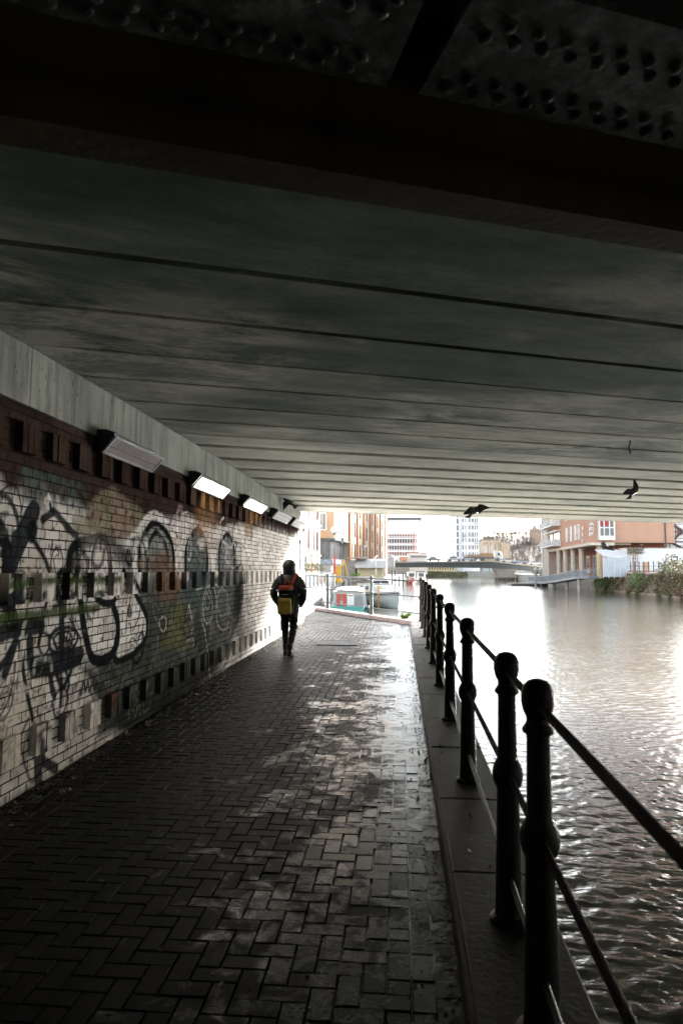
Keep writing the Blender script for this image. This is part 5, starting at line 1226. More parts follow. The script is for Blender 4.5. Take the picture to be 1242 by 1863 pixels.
def car(px, label, m, L_=4.2, h=1.45, lane=1.6):
    t = on_line(px, (bA.x, bA.y), (bB.x, bB.y)); p = lerp(bA, bB, t) if t <= 1 else None
    if p is None:
        t = on_line(px, (bB.x, bB.y), (bC.x, bC.y)); p = lerp(bB, bC, t)
    p = p + Vector((0, lane, .03)); c = thing('car', p, label, 'car', 'cars on the road bridge')
    w = .85; prof = [(-.5,.28),(-.5,.62),(-.46,.78),(-.33,.84),(.22,.82),(.44,.72),(.5,.55),(.5,.28)]
    part('body', MB().loft([[p + Vector((x*L_, y, z*h/1.45)) for x, z in prof] for y in (-w, w)]), m, c, bevel=.06)
    part('cabin', MB().loft([[p + Vector((x*L_, y*(1 if z < 1 else .84), z*h/1.45)) for x, z in ((-.42,.80),(-.32,1.32),(-.16,1.43),(.06,1.40),(.24,.80))] for y in (-w*.94, w*.94)]), m_gls, c)
    part('roof', MB().loft([[p + Vector((x*L_, y, z*h/1.45)) for x, z in ((-.33,1.33),(-.15,1.46),(.07,1.42),(-.15,1.38))] for y in (-w*.82, w*.82)]), m, c)
    for x in (-.31, .31):
        for y in (-w, w): part('wheel', MB().tube([p + Vector((x*L_, y-.1, .31)), p + Vector((x*L_, y+.1, .31))], .31, 12), m_tyre, c)
m_cw = M('white_car_paint', (.5,.5,.51), .3, .05, 1); m_cg = M('dark_grey_car_paint', (.10,.10,.11), .3, .1, 1); m_cb = M('blue_car_paint', (.12,.16,.26), .3, .1, 1); m_cs = M('silver_car_paint', (.42,.43,.44), .3, .05, 1)
car(790, 'dark grey car on the left part of the road bridge', m_cg, 4.0)
car(827, 'white car on the road bridge in front of the white tower', m_cw, 4.2)
car(851, 'silver car behind the brown lorry on the road bridge', m_cs, 4.0)
car(925, 'white car just ahead of the lorry on the road bridge', m_cw, 4.0)
car(946, 'blue car towards the right end of the road bridge', m_cb, 4.6)
car(975, 'white car last at the right end of the road bridge', m_cw, 4.2)
t_ = on_line(886, (bA.x, bA.y), (bB.x, bB.y)); lp = lerp(bA, bB, t_) + Vector((-.2, 2.2, .03))
lo = thing('lorry', lp, 'flatbed lorry with a white cab and a brown load on the road bridge', 'lorry')
part('cab', MB().loft([[lp + Vector((x, y, z)) for x, z in ((2.5,.55),(2.5,2.9),(3.0,3.15),(4.2,2.75),(4.7,1.7),(4.75,.55))] for y in (-1.2, 1.2)]), m_cw, lo, bevel=.1)
part('window', MB().box(lp + Vector((3.75,-1.22,2.0)), (.8,.06,.75)), m_gls, lo)
part('flatbed', MB().box(lp + Vector((-1.6,0,1.0)), (8.0,2.4,.28)).box(lp + Vector((-.5,0,.72)), (9.5,.9,.25)), m_dgrey, lo)
part('load', MB().box(lp + Vector((.2,0,1.75)), (3.6,2.3,1.2)).box(lp + Vector((-3.6,0,1.5)), (3.8,2.3,.7)), M('brown_timber_load', (.32,.20,.12), .8, .3, 3), lo)
for x in (3.4, -1.0, -3.2, -4.4):
    for y in (-1.1, 1.1): part('wheel', MB().tube([lp + Vector((x, y-.14, .5)), lp + Vector((x, y+.14, .5))], .5, 12), m_tyre, lo)
lc = at(903, 985, 208); 
# quay wall and buildings seen under the bridge
m_fq = M_brick('far_quay_stone', (.34,.34,.30), (.26,.27,.23), (.15,.15,.13), 1.2, .5, .04, 'xz')
tag(part('far_quay_wall', MB().box((40, 283.9, -.8), (180, .5, 4.4)), m_fq), 'low stone quay wall across the far end of the river', 'wall')
LV = []; LF = []; LC = []
for k in range(1500): leaf(Vector((at(random.uniform(776, 850), 1045, 283.3).x, 283.3 + random.gauss(0,.2), random.uniform(-1.2, 1.3))), random.uniform(.15,.4), random.choice([(.12,.15,.07),(.2,.22,.12),(.09,.11,.05),(.24,.23,.15)]))
tag(link_mesh('creeper', LV, LF, m_leaf, cols=LC), 'pale green creeper over the far quay wall under the road bridge', 'creeper', kind='stuff')
x0, x1 = at(774, 1040, 296).x, at(826, 1040, 296).x
yb = thing('yellow_building', ((x0+x1)/2, 296, .9), 'long low yellow ochre building seen under the left span of the road bridge', 'building')
part('wall', MB().box(((x0+x1)/2, 300, 2.4), (x1-x0, 8, 3.0)), M('ochre_render', (.55,.44,.22), .8), yb)
for k in range(11): part('window', MB().box((x0 + (x1-x0)*(k+.5)/11, 295.97, 2.5), (.55,.12,1.3)), m_gls, yb)
part('roof', MB().box(((x0+x1)/2, 300, 4.05), (x1-x0+.6, 8.6, .3)), m_slate, yb)
x0, x1 = at(876, 1040, 290).x, at(985, 1040, 290).x
db = thing('waterside_shed', ((x0+x1)/2, 290, .9), 'long dark glazed shed at the waterline behind the bridge pier', 'building')
part('wall', MB().box(((x0+x1)/2, 293, 1.9), (x1-x0, 6, 2.0)), m_dgrey, db)
for k in range(8): part('glazing', MB().box((x0 + (x1-x0)*(k+.5)/8, 289.96, 1.9), ((x1-x0)/8-.4, .12, 1.3)), m_gls2, db)
part('roof', MB().box(((x0+x1)/2, 293, 3.02), (x1-x0+.6, 6.6, .22)), m_bcon, db)

# ------------------------------------------------------------------ church ruin, hill, winter wood
Yc = 330; ca, cb = at(876, 1000, Yc).x, at(909, 1000, Yc).x; czt = at(890, 984, Yc).z
ch = thing('ruined_church', ((ca+cb)/2, Yc, .9), 'roofless stone church with two pointed arch windows behind the lorry', 'church')
m_cst = M('weathered_church_stone', (.27,.22,.16), .9, .2, .6)
part('wall', MB().box(((ca+cb)/2, Yc+5, czt/2+.45), (cb-ca, 10, czt-.9)), m_cst, ch)
for k in range(7): part('merlon', MB().box((ca + (cb-ca)*(k+.5)/7, Yc+.3, czt+.3), (.7,.5,.55)), m_cst, ch)
for px in (882.5, 894.5):
    c = at(px, 998, Yc); w = 1.0; z0 = at(px, 1006, Yc).z; z1 = at(px, 994, Yc).z
    mb = MB(); poly = [(-w, z0), (w, z0), (w, z1), (w*.6, z1+.9), (0, z1+1.5), (-w*.6, z1+.9), (-w, z1)]
    mb.loft([[Vector((c.x + a, Yc - o, z)) for a, z in poly] for o in (.02, .06)]); wd_ = part('arch_window', mb, m_gls, ch)
    part('tracery', MB().box((c.x, Yc-.1, (z0+z1)/2+.4), (.16,.1,z1-z0+1.0)).tube([(c.x-w, Yc-.1, z0), (c.x-w, Yc-.1, z1), (c.x-w*.6, Yc-.1, z1+.9), (c.x, Yc-.1, z1+1.5), (c.x+w*.6, Yc-.1, z1+.9), (c.x+w, Yc-.1, z1), (c.x+w, Yc-.1, z0)], .16, 5), m_cst, wd_)
for px in (877, 888.5, 903): x = at(px, 1000, Yc).x; part('buttress', MB().box((x, Yc-.5, czt/2), (.7,.95,czt-1)), m_cst, ch)
ga, gb = at(910, 1000, Yc).x, at(928, 1000, Yc).x; gz_ = at(915, 989, Yc).z
part('aisle', MB().prism([(ga, 0), (gb, 0), (gb, gz_-3), (gb-.2, gz_-.9), (ga+2.5, gz_-.7), (ga, gz_)], 0, 9, Matrix.Translation((0, Yc+10, .9)) @ Matrix.Rotation(R(90), 4, 'X')), m_cst, ch)
def hill_z(X, Y):
    t = np.clip((Y-360)/170, 0, 1); return .7 + (29.5*t*t*(3-2*t))*(.9 + .07*np.sin(X*.021 + 1.2) + .03*np.sin(X*.07)) * np.clip((X-30)/35, 0, 1)
hv_, hf_ = grid_mesh(np.linspace(20, 420, 90), np.linspace(340, 640, 50), hill_z)
tag(np_mesh('hill', hv_, hf_, M('winter_hillside', (.085,.065,.048), .95, .3, .05)), kind='structure')
LV = []; LF = []; LC = []
tw_c = [(.15,.115,.10),(.19,.15,.13),(.12,.095,.08),(.17,.13,.09),(.22,.17,.155)]
for k in range(1700):
    x = random.uniform(60, 215); y = random.uniform(352, 540)
    z = float(hill_z(np.array([x]), np.array([y]))[0]); hgt = random.uniform(3, 5.5); base = Vector((x, y, z)); cc = random.choice(tw_c)
    def blade(p, q_, w, c):
        o = len(LV); s_ = Vector((w, w*.3, 0)); LV.extend([p - s_, p + s_, q_ + s_*.3, q_ - s_*.3]); LF.append((o, o+1, o+2, o+3)); LC.extend([(*c, 1)]*4)
    blade(base, base + Vector((0,0,hgt*.8)), .16, cc)
    for j in range(26):
        a = random.uniform(0, 6.28); r_ = random.uniform(.1, 1)**.6*hgt*.38; h0 = random.uniform(.3, .75)*hgt
        tip = base + Vector((math.cos(a)*r_, math.sin(a)*r_, min(hgt, h0 + random.uniform(.12, .4)*hgt)))
        blade(base + Vector((math.cos(a)*r_*.3, math.sin(a)*r_*.3, h0)), tip, random.uniform(.03,.09), random.choice([cc, random.choice(tw_c)]))
tag(link_mesh('bare_wood', LV, LF, m_leaf, cols=LC), 'bare winter trees covering the hillside beyond the road bridge', 'trees', kind='stuff')
Yk = 470; x0, x1 = at(967, 970, Yk).x, at(985, 970, Yk).x
ht = thing('hill_building', ((x0+x1)/2, Yk, 8), 'brown block with a domed roof hut on the hill crest left of the orange balconies', 'building')
zt_ = at(975, 961, Yk).z
part('wall', MB().box(((x0+x1)/2, Yk+5, zt_/2+4), (x1-x0, 10, zt_-8)), M('brown_stone', (.36,.26,.20), .85), ht)
part('dome_hut', MB().lathe([(1.6,0),(1.6,.8),(1.3,1.7),(.6,2.3),(.1,2.5)], ((x0+x1)/2-.8, Yk+3, zt_), 14), M('pinkish_lead', (.42,.30,.30), .6), ht)
for k in range(4): part('window', MB().box((x0 + (x1-x0)*(k+.5)/4, Yk-.03, zt_-2.2), (.8,.12,1.4)), m_gls, ht)
# ------------------------------------------------------------------ right bank: brick wharf building
m_rbrick = M_brick('warm_red_brick', (.56,.29,.185), (.50,.25,.15), (.48,.40,.33), .225, .075, .010, 'both', bmp=.3)
m_dbrick = M_brick('deep_red_brick', (.40,.13,.06), (.34,.11,.05), (.3,.2,.15), .225, .075, .010, 'both', bmp=.3)
m_stone = M('cream_cast_stone', (.62,.56,.47), .7, .12, 1.0)
rA, rB, rC = (29.9, 142.5), (28.15, 105), (39.9, 105)
RF = Face(rA, rB); FF = Face(rB, rC)
wf_ = thing('wharf_building', (28.15, 105, .72), 'red brick riverside building on cream columns with a white bay window and vertical lettering', 'building')
zc = FF.z_px(1066, 987)
part('wall', MB().prism([rA, rB, rC, (46, 125), (46, 143)], zc, 27), m_rbrick, wf_)  # top out of view raised to cast shade on the left bank
part('ground_floor', MB().prism([(32.6, 140), (32.0, 109.5), (39.4, 107.5), (45, 124), (45, 140)], .72, zc-.005), m_dbrick, wf_)
mb = MB(); RF.slab(mb, -.2, RF.len-.02, zc-.42, zc-.01, -.6, .35); FF.slab(mb, -.6, FF.u_px(1117), zc-.42, zc-.01, -.6, .36); part('canopy_fascia', mb, m_stone, wf_)
part('soffit', MB().prism([(29.9, 142), (28.9, 106), (34, 106), (38, 120), (38, 142)], zc-.28, zc-.02), m_stone, wf_)
for px in (1075.5, 1057.7, 1042.6, 1028.7, 1016.5):
    x = 29.35; r = ray(px, 1037); y = x*r[1]/r[0]
    if px > 1070: x, y = 29.45, 106.0
    part('column', MB().lathe([(.52,0),(.52,.15),(.44,.22),(.43,zc-1.6),(.50,zc-1.45),(.50,zc-1.15)], (x, y, .72), 18), m_stone, wf_, smooth=False)
for k in range(6):
    u = 2 + k*4.6; G = Face((32.6, 140), (32.0, 109.5)); G.window(wf_, u, u+2.4, 1.4, 4.3, m_wfr, m_gls, (1, 1))
G2 = Face((32.0, 109.5), (39.4, 107.5)); G2.window(wf_, .5, 2.6, 1.2, 4.2, m_wfr, m_gls, (1, 2)); G2.window(wf_, 3.2, 5.0, 1.2, 4.2, m_wfr, m_gls, (1, 2))
for px in (1031.5, 1039.5, 1047.5, 1053.5):
    u = RF.u_px(px); 
    for z0 in (zc+.85, zc+4.6, zc+8.3): RF.window(wf_, u-.75, u+.75, z0, z0+2.45, m_wfr, m_gls2, (1, 1), .12)
# balconies on the river side
for z0, wide in ((zc+.35, 1.0), (zc+4.1, 1.0), (zc+7.8, 1.0)):
    u0, u1 = RF.u_px(996), RF.u_px(1020); mb = MB(); RF.slab(mb, u0, u1, z0, z0+.22, .003, 1.6)
    for k in range(22): uu = u0 + .05 + (u1-u0-.1)*k/21; RF.slab(mb, uu-.03, uu+.03, z0+.22, z0+1.2, 1.5, 1.56)
    for h in (.5, .85, 1.2): RF.slab(mb, u0, u1, z0+h, z0+h+.07, 1.48, 1.58)
    for uu in (u0, u1): RF.slab(mb, uu-.04, uu+.04, z0+.22, z0+1.27, .004, 1.6)
    part('balcony', mb, m_white, wf_)
    RF.window(wf_, u0+.6, u0+(u1-u0)*.45, z0+.25, z0+2.7, m_wfr, m_gls, (1, 0), .12, 'balcony_door'); RF.window(wf_, u0+(u1-u0)*.55, u1-.6, z0+.25, z0+2.7, m_wfr, m_gls2, (1, 0), .12, 'balcony_door')
    mb = MB(); RF.slab(mb, u0-.3, u1+.3, z0+2.78, z0+2.95, .003, .8); part('balcony_hood', mb, m_white, wf_)
# white bay window
u0, u1 = FF.u_px(1087.5), FF.u_px(1117); 
zb0, zb1 = FF.z_px(1100, 983), FF.z_px(1100, 952)
for dz in (0, 4.2):
    mb = MB(); FF.slab(mb, u0, u1, zb0+dz, zb0+.65+dz, .004, .8); FF.slab(mb, u0, u1, zb1+.9+dz, zb1+1.1+dz, .004, .8); FF.slab(mb, u0, u0+.2, zb0+.65+dz, zb1+.9+dz, .004, .8); FF.slab(mb, u1-.2, u1, zb0+.65+dz, zb1+.9+dz, .004, .8)
    by = part('bay_window', mb, m_white, wf_)
    mb = MB()
    for k in range(1, 3): uu = u0 + (u1-u0)*k/3; FF.slab(mb, uu-.07, uu+.07, zb0+.65+dz, zb1+.9+dz, .66, .78)
    FF.slab(mb, u0+.2, u1-.2, (zb0+zb1)/2+.5+dz, (zb0+zb1)/2+.64+dz, .665, .775); part('glazing_bars', mb, m_wfr, by)
    mb = MB(); FF.slab(mb, u0+.2, u1-.2, zb0+.65+dz, zb1+.9+dz, .60, .64); part('pane', mb, m_gls, by)
    mb = MB(); FF.slab(mb, u0+.25, u1-.5, zb1-.4+dz, zb1+.25+dz, .645, .655); part('red_blind', mb, M('red_blind_cloth', (.38,.05,.05), .8), by)
# vertical lettering, the part of it that shows below the bridge
def letters(word, face, u, ztop, hgt, gap, m, w=.75):
    G_ = {'A': [((0,0),(.5,1)),((.5,1),(1,0)),((.2,.36),(.8,.36))], 'R': [((0,0),(0,1)),((0,1),(.75,1)),((.75,1),(.9,.78)),((.9,.78),(.75,.52)),((.75,.52),(0,.52)),((.4,.52),(1,0))], 'F': [((0,0),(0,1)),((0,1),(.9,1)),((0,.54),(.7,.54))]}
    for i, chh in enumerate(word):
        mb = MB(); z = ztop - i*(hgt+gap) - hgt
        for (a, b_), (c_, d_) in G_[chh]:
            mb.bar(face.p(u + a*w, z + b_*hgt, .10), face.p(u + c_*w, z + d_*hgt, .10), .15, .13, up=tuple(face.n))
        part('letter', mb, m, wf_)
ul = FF.u_px(1073); letters('ARF', FF, ul, FF.z_px(1075, 950.5), FF.z_px(1075, 950.5) - FF.z_px(1075, 956.5), .28, m_white, .62)
ul = RF.u_px(1061.3); letters('ARF', RF, ul, FF.z_px(1066, 953.5), .55, .45, m_white, .7)
part('flood_lamp', MB().box(FF.p(FF.u_px(1166), FF.z_px(1166, 991.5), .22), (.34,.36,.26)).box(FF.p(FF.u_px(1166), FF.z_px(1166, 990.5), .06), (.1,.12,.1)), m_dgrey, wf_, bevel=.04)
part('downpipe', MB().tube([FF.p(FF.u_px(1211), .8, .12), FF.p(FF.u_px(1211), 22, .12)], .10, 6), m_dgrey, wf_)
part('stair_tower', MB().prism([(29.75, 143), (29.75, 148.5), (40, 149), (40, 143)], .3, 27.5), M('ribbed_beige_cladding', (.46,.40,.35), .7, .1, .7), wf_)
st_ = MB()
st_.box((29.62, 148.4, 11.8), (.22,.5,22.5)); part('white_corner_strip', st_, m_white, wf_)
# orange balconies of the next block
ox = at(985.5, 970, 160)
nb_ = thing('orange_balcony_block', (ox.x+3, 162, .7), 'narrow block with stacked orange balconies just left of the wharf building', 'building')
part('wall', MB().prism([(ox.x+.4, 160.6), (ox.x+22, 160.6), (ox.x+34, 200), (ox.x+12, 200)], .7, 40), m_pale, nb_)  # unseen height and depth added to shade the warehouse
for py0, py1 in ((954, 971), (981, 990.5)):
    z1, z0 = at(985, py0, 160).z, at(985, py1, 160).z; part('balcony', MB().box((ox.x+.35, 160.2, (z0+z1)/2), (1.0,.75,z1-z0)).box((ox.x+.5, 160.2, z0-.25), (.6,.7,.45)), m_orange, nb_)
part('window', MB().box((ox.x+.75, 160.55, at(985, 976, 160).z), (.6,.12,1.1)), m_gls2, nb_)

# ------------------------------------------------------------------ ramp, piles and pontoon
m_blu = M('blue_grey_gangway_steel', (.26,.31,.36), .5, .15, 1); m_pile = M('weathered_pile', (.42,.39,.34), .75, .25, 1.2)
rp = [Vector((28.4, 104.5, .60)), Vector((27.5, 109, .50)), Vector((27.5, 120, -.15)), Vector((27.7, 135, -.78)), Vector((27.8, 150, -.88))]
rmp = thing('gangway', (27.5, 120, WATER), 'blue grey railed gangway sloping down to the pontoon in front of the columns', 'gangway')
wd_ = Vector((.95, 0, 0))
mb = MB(); mb.loft([[p - wd_, p + wd_, p + wd_ + Vector((0,0,.32)), p - wd_ + Vector((0,0,.32))] for p in rp]); part('deck', mb, m_blu, rmp)
for sx in (-1, 1):
    mb = MB()
    for a, b_ in zip(rp, rp[1:]):
        a_ = a + wd_*sx*.97 + Vector((0,0,.32)); bb = b_ + wd_*sx*.97 + Vector((0,0,.32)); n = int((b_-a).length/.42)
        for k in range(n): p = a_ + (bb-a_)*k/n; mb.box(p + Vector((0,0,.5)), (.05,.06 if k % 6 else .14,1.0))
        for h in (.12, 1.02): mb.bar(a_ + Vector((0,0,h)), bb + Vector((0,0,h)), .08)
    part('guard_rail', mb, m_blu, rmp)
for x, y in ((27.0, 108.5), (27.55, 118.5), (27.9, 130)):
    zt2 = .45 if y < 110 else (-.1 if y < 120 else -.62); part('pile', MB().tube([(x, y, -3), (x, y, zt2)], .28, 12), m_pile, rmp, smooth=True)
pn = thing('pontoon', (25.5, 146, WATER), 'low dark floating pontoon at the foot of the gangway', 'pontoon')
part('deck', MB().box((26, 146, -.95), (7.5, 5.5, .22)), M('grey_decking', (.30,.27,.26), .7), pn); part('float', MB().box((26, 146, -1.25), (7.2, 5.3, .36)), m_blkp, pn)
for px, y, lab in ((974, 141, 'pale pile with a white cap rising from the pontoon, farther from the gangway'), (983, 141, 'pale pile with a white cap rising right beside the lower end of the gangway')):
    p = at(px, 1050, y); t = thing('mooring_pile', (p.x, y, WATER), lab, 'pile')
    part('shaft', MB().tube([(p.x, y, -3), (p.x, y, 1.9)], .3, 12), m_pile, t, smooth=True); part('cap', MB().lathe([(.34,0),(.34,.18),(.05,.5)], (p.x, y, 1.9), 12), m_white, t)

# ------------------------------------------------------------------ ivy wall, fence and the yard behind
m_rwall = M_brick('river_wall_stone', (.42,.37,.30), (.33,.29,.23), (.18,.16,.13), .7, .32, .03, 'both', bmp=1.0)
qw = thing('quay_wall', (31.4, 95, WATER), 'stone river wall below the fence on the opposite bank', 'wall')
part('wall', MB().box((31.6, 58, -.75), (.6, 112, 4.3)), m_rwall, qw); part('coping', MB().box((31.55, 95, 1.5), (.8, 38, .2)), m_stone, qw)
part('end_pier', MB().box((31.25, 114.6, -.5), (.5,.9,4.2)), M('algae_stained_timber', (.34,.32,.14), .8, .3, 2), qw)
fn = thing('fence', (31.5, 95, 1.6), 'dark railing fence on top of the opposite river wall', 'fence')
for k in range(15): y = 111 - k*1.75; part('post', MB().box((31.55, y, 2.25), (.10,.10,1.3)).box((31.55, y, 2.92), (.14,.14,.06)), m_dgrey, fn)
part('rail', MB().box((31.55, 98.5, 1.72), (.12, 26, .12)).box((31.55, 98.5, 2.35), (.05, 26, .05)), m_redwin, fn)
def cloud(n, fn_, size, pal):
    for k in range(n):
        p = fn_()
        if p is not None: leaf(p, random.uniform(*size), random.choice(pal))
def patch(p): return .5 + .5*math.sin(p.y*.9 + 2*math.sin(p.z*1.3))*math.cos(p.z*1.1 + p.y*.35)
LV = []; LF = []; LC = []
pal_d = [(.20,.165,.095),(.25,.21,.13),(.15,.13,.07),(.28,.245,.16),(.12,.105,.055)]; pal_g = [(.14,.18,.07),(.20,.25,.10),(.10,.13,.05)]; pal_r = [(.24,.11,.07),(.20,.09,.05)]; pal_t = [(.36,.30,.25),(.30,.25,.21),(.42,.36,.31)]
for k in range(26000):
    y = random.uniform(64, 112); tall = 3.0 + .45*math.sin(y*1.3) + .3*math.sin(y*3.1) if y < 87 + 1.2*math.sin(y) else 1.45 + .2*math.sin(y*2.2)
    z = random.uniform(-1.1 + .25*math.sin(y*1.7), tall); 
    thick = .25 + .45*abs(math.sin(y*.8 + z)) + (.5 if z > 1.6 else 0)
    g = patch(Vector((0, y, z)))
    if y > 88 and g < .55 and random.random() < .9: continue
    if z < .3 and y < 84 and random.random() < .35: continue
    p = Vector((31.3 - random.random()**1.5*thick + (.6*random.random() if z > 1.6 else 0), y, z))
    if 79.5 < y < 83 and z < 1.2 and random.random() < .55: pal = pal_r
    elif g > .78: pal = pal_g
    elif y < 80 and z < .9: pal = pal_t if random.random() < .6 else pal_d
    else: pal = pal_d
    leaf(p, random.uniform(.07,.17), random.choice(pal))
iv = thing('ivy', (31.2, 85, WATER), 'thick brown green ivy smothering the opposite river wall', 'ivy')
link_mesh('foliage', LV, LF, m_leaf, iv, cols=LC)
stm = MB()
for k in range(40):
    y = random.uniform(66, 110); p = Vector((31.22, y, -1.0)); pts = [p]
    for j in range(4): p = p + Vector((-.03, random.gauss(0,.5), .6)); pts.append(p)
    stm.tube(pts, [.05,.04,.03,.025,.02], 5)
part('stems', stm, M('ivy_stem_bark', (.16,.12,.09), .9), iv)
for cy, cz, ry_, rz_, lab, n in ((109.5, .35, 2.6, 1.5, 'rounded green bush growing out of the river wall by the gangway', 3400), (93.5, .75, 1.8, .8, 'small dark green bush halfway along the opposite river wall', 1200)):
    LV = []; LF = []; LC = []
    b_ = thing('bush', (31.0, cy, cz - rz_), lab, 'bush')
    for k in range(n):
        v = Vector((random.gauss(0,1), random.gauss(0,1), random.gauss(0,1))).normalized()*random.random()**.4
        lump = 1 + .25*math.sin(v.y*7 + 3*v.z) ; p = Vector((30.75 + v.x*1.1*lump, cy + v.y*ry_*lump, cz + v.z*rz_*lump - (.8*abs(v.y) if v.z < 0 else 0)*.3))
        leaf(p, random.uniform(.07,.16), random.choice([(.16,.23,.09),(.23,.31,.13),(.11,.16,.06),(.29,.36,.19)]))
    link_mesh('foliage', LV, LF, m_leaf, b_, cols=LC); s2 = MB()
    for k in range(9): s2.tube([(31.2, cy + random.gauss(0,.2), cz-.7), (30.9, cy + random.gauss(0,ry_*.3), cz), (30.6, cy + random.gauss(0,ry_*.55), cz + random.uniform(-.4,.8))], [.05,.035,.015], 5)
    part('stems', s2, M('bush_bark', (.14,.11,.08), .9), b_)
# yard: white low building, canopy, trellis, fire escape
zy = FF.z_px(1180, 1000)
yd = thing('white_outbuilding', (37, 100.5, .72), 'low white rendered building in the yard in front of the brick gable', 'building')
xa, xb = at(1140, 1020, 100.5).x, 62
part('wall', MB().box(((xa+xb)/2, 102.3, (zy+.72)/2), (xb-xa, 3.6, zy-.72)), m_white, yd)
YF = Face((xa, 100.5), (xb, 100.5)); u = YF.u_px(1218); YF.window(yd, u, u+1.2, 2.6, 4.0, m_wfr, m_gls, (2, 0), .1); YF.window(yd, YF.u_px(1168), YF.u_px(1168)+.9, .8, 3.0, m_peach, m_peach, (0, 0), .1, 'door')
part('coping', MB().box(((xa+xb)/2, 102.3, zy+.06), (xb-xa+.2, 3.8, .1)), m_stone, yd)
LV = []; LF = []; LC = []
cloud(500, lambda: Vector((random.uniform(at(1140,1003,100.2).x, at(1170,1003,100.2).x), 100.2 + random.gauss(0,.15), random.uniform(zy-.75, zy+.15))), (.06,.13), [(.10,.13,.05),(.25,.2,.12),(.3,.22,.15)])
tag(link_mesh('wall_creeper', LV, LF, m_leaf, cols=LC), 'little creeper along the top of the white outbuilding', 'creeper')
cp = thing('canopy', (33.5, 101, .72), 'pale canvas canopy with translucent side sheets behind the fence', 'canopy')
x0, x1 = at(1090, 1010, 101).x, at(1141, 1010, 101).x; z0, z1 = at(1100, 1012, 101).z, at(1100, 999.5, 101).z
part('roof_sheet', MB().loft([[Vector((x, 99.5, z0 - .25*math.sin(t*3.14))), Vector((x, 99.5, z0+.06 - .25*math.sin(t*3.14))), Vector((x, 103.5, z1+.06)), Vector((x, 103.5, z1))] for t, x in ((k/8, x0 + (x1-x0)*k/8) for k in range(9))]), m_white, cp)
part('side_sheet', MB().box(((x0+x1)/2, 99.6, (z0+.9)/2 - .1), (x1-x0, .05, z0-1.1)), M('milky_plastic_sheet', (.56,.58,.62), .35, .15, .8), cp)
for k in range(6): x = x0 + (x1-x0)*k/5; part('pole', MB().tube([(x, 99.5, .72), (x, 99.5, z0)], .05, 6), m_wfr, cp)
part('timber_post', MB().box((x0-.25, 100, 2.4), (.28,.28,3.4)), M('honey_timber', (.52,.33,.13), .6), cp)
tl = MB(); xa2, xb2 = at(1140, 1020, 99.9).x, at(1159, 1020, 99.9).x
for k in range(6): x = xa2 + (xb2-xa2)*k/5; tl.box((x, 99.9, 2.4), (.06,.05,3.2))
for k in range(7): tl.box(((xa2+xb2)/2, 99.86, 1.0 + k*.5), (xb2-xa2, .04, .06))
tag(part('trellis', tl, m_redwin), 'brown trellis panel between the canopy and the white outbuilding', 'trellis')
fe = thing('fire_escape', (39.5, 108, .72), 'dark steel fire escape stair at the right edge behind the brick gable', 'stairs')
fx = at(1216, 980, 107).x; fz = lambda py: at(1225, py, 107).z
lv = [fz(999), fz(985.5), fz(967), fz(950)]
for k, z in enumerate(lv): part('landing', MB().box((fx+1.2, 107.6, z), (2.4,1.6,.14)), m_dgrey, fe)
for z, zn in zip(lv, lv[1:]):
    sx = 1 if lv.index(z) % 2 else -1; mb = MB()
    for y in (106.9, 107.6): mb.bar((fx+1.2-sx*1.0, y, z), (fx+1.2+sx*1.0, y, zn), .09, .2)
    for j in range(8): mb.box((fx+1.2-sx*1.0 + sx*2*j/7.5, 107.25, z + (zn-z)*j/7.5), (.26,.7,.04))
    part('flight', mb, m_dgrey, fe)
for x in (fx, fx+.9, fx+2.4): part('post', MB().tube([(x, 106.8, .72), (x, 106.8, lv[-1]+1.2)], .07, 6), m_dgrey, fe)
rr = MB()
for z in lv:
    for h in (.5, 1.0): rr.tube([(fx, 106.8, z+h), (fx+2.4, 106.8, z+h)], .035, 5)
part('hand_rail', rr, m_dgrey, fe)
wb_ = thing('white_block', (46, 112, .72), 'plain white block with a red fascia at the right edge behind the fire escape', 'building')
part('wall', MB().box((48.5, 115, 8), (16.5, 8, 14.6)), m_white, wb_); part('red_fascia', MB().box((fx+8.0, 110.9, fz(965)), (10.5,.3,.75)), m_redp, wb_)

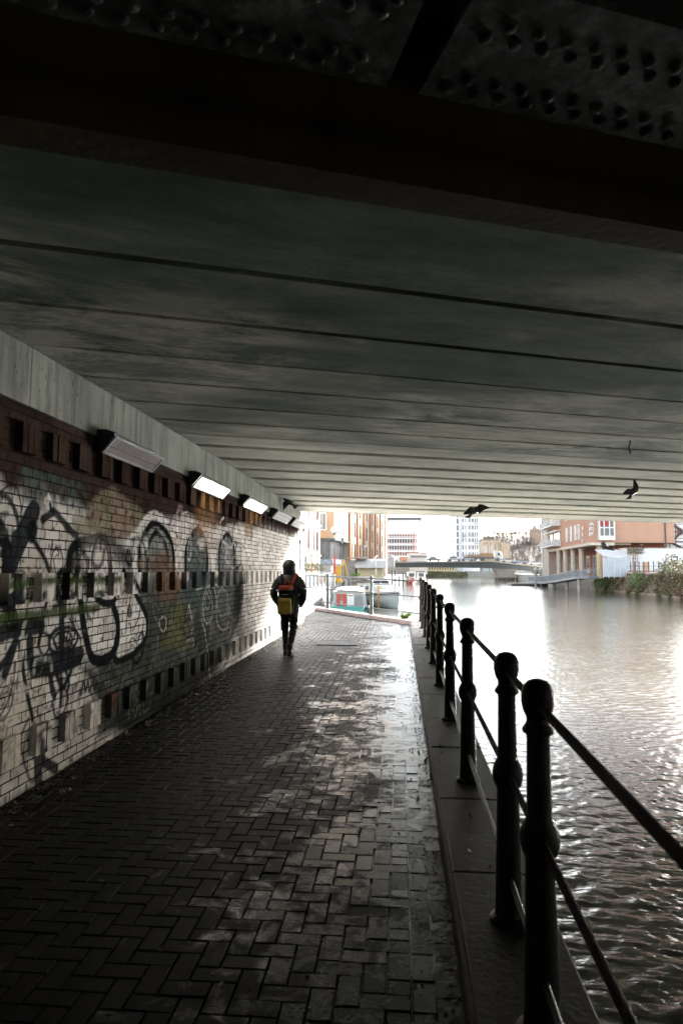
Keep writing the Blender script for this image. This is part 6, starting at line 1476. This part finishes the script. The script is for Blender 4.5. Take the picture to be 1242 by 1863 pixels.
# ------------------------------------------------------------------ light, air, camera
SUN_EL, SUN_AZ = 19.0, 41.0          # azimuth measured from straight ahead (+Y) towards +X
w = bpy.data.worlds.new('World'); scene.world = w; w.use_nodes = True; nt = w.node_tree
bg = nt.nodes['Background']; sky = nt.nodes.new('ShaderNodeTexSky'); sky.sky_type = 'NISHITA'; sky.sun_disc = False
sky.sun_elevation = R(SUN_EL); sky.sun_rotation = R(SUN_AZ); sky.altitude = 0; sky.air_density = 1.0; sky.dust_density = 1.2; sky.ozone_density = 1.0
hs = nt.nodes.new('ShaderNodeHueSaturation'); hs.inputs['Saturation'].default_value = .5; L(nt, sky.outputs[0], hs.inputs['Color'])   # veiled sky
L(nt, hs.outputs[0], bg.inputs[0]); bg.inputs[1].default_value = .06
sd = bpy.data.lights.new('sun', 'SUN'); sd.energy = 5.0; sd.angle = R(13); sd.color = (1,.985,.96)
so = bpy.data.objects.new('sun', sd); COL.objects.link(so)
dv = Vector((math.sin(R(SUN_AZ))*math.cos(R(SUN_EL)), math.cos(R(SUN_AZ))*math.cos(R(SUN_EL)), math.sin(R(SUN_EL))))
so.rotation_euler = (-dv).to_track_quat('-Z', 'Y').to_euler()
cam = bpy.data.cameras.new('camera'); co = bpy.data.objects.new('camera', cam); COL.objects.link(co); scene.camera = co
cam.sensor_fit = 'VERTICAL'; cam.sensor_height = 36; cam.sensor_width = 24; cam.lens = FL/PH*36; cam.clip_start = .05; cam.clip_end = 5000
right = Vector((_X[0], _Y[0], _Z[0])); upv = Vector((_X[1], _Y[1], _Z[1])); fwd = Vector((_X[2], _Y[2], _Z[2]))
mw = Matrix((( right.x, upv.x, -fwd.x, 0), (right.y, upv.y, -fwd.y, 0), (right.z, upv.z, -fwd.z, EYE), (0,0,0,1)))
co.matrix_world = mw
cam.dof.use_dof = True; cam.dof.focus_distance = 14.0; cam.dof.aperture_fstop = 4.0
vs = scene.view_settings; vs.view_transform = 'Standard'; vs.look = 'None'; vs.exposure = 3.6; vs.gamma = 1.0
scene.render.engine = 'CYCLES'; cy = scene.cycles
cy.max_bounces = 10; cy.diffuse_bounces = 5; cy.glossy_bounces = 5; cy.caustics_reflective = True; cy.caustics_refractive = False; cy.blur_glossy = .3; cy.sample_clamp_indirect = 0
cy.use_denoising = True
try: cy.denoiser = 'OPENIMAGEDENOISE'; cy.denoising_input_passes = 'RGB_ALBEDO_NORMAL'
except Exception: pass
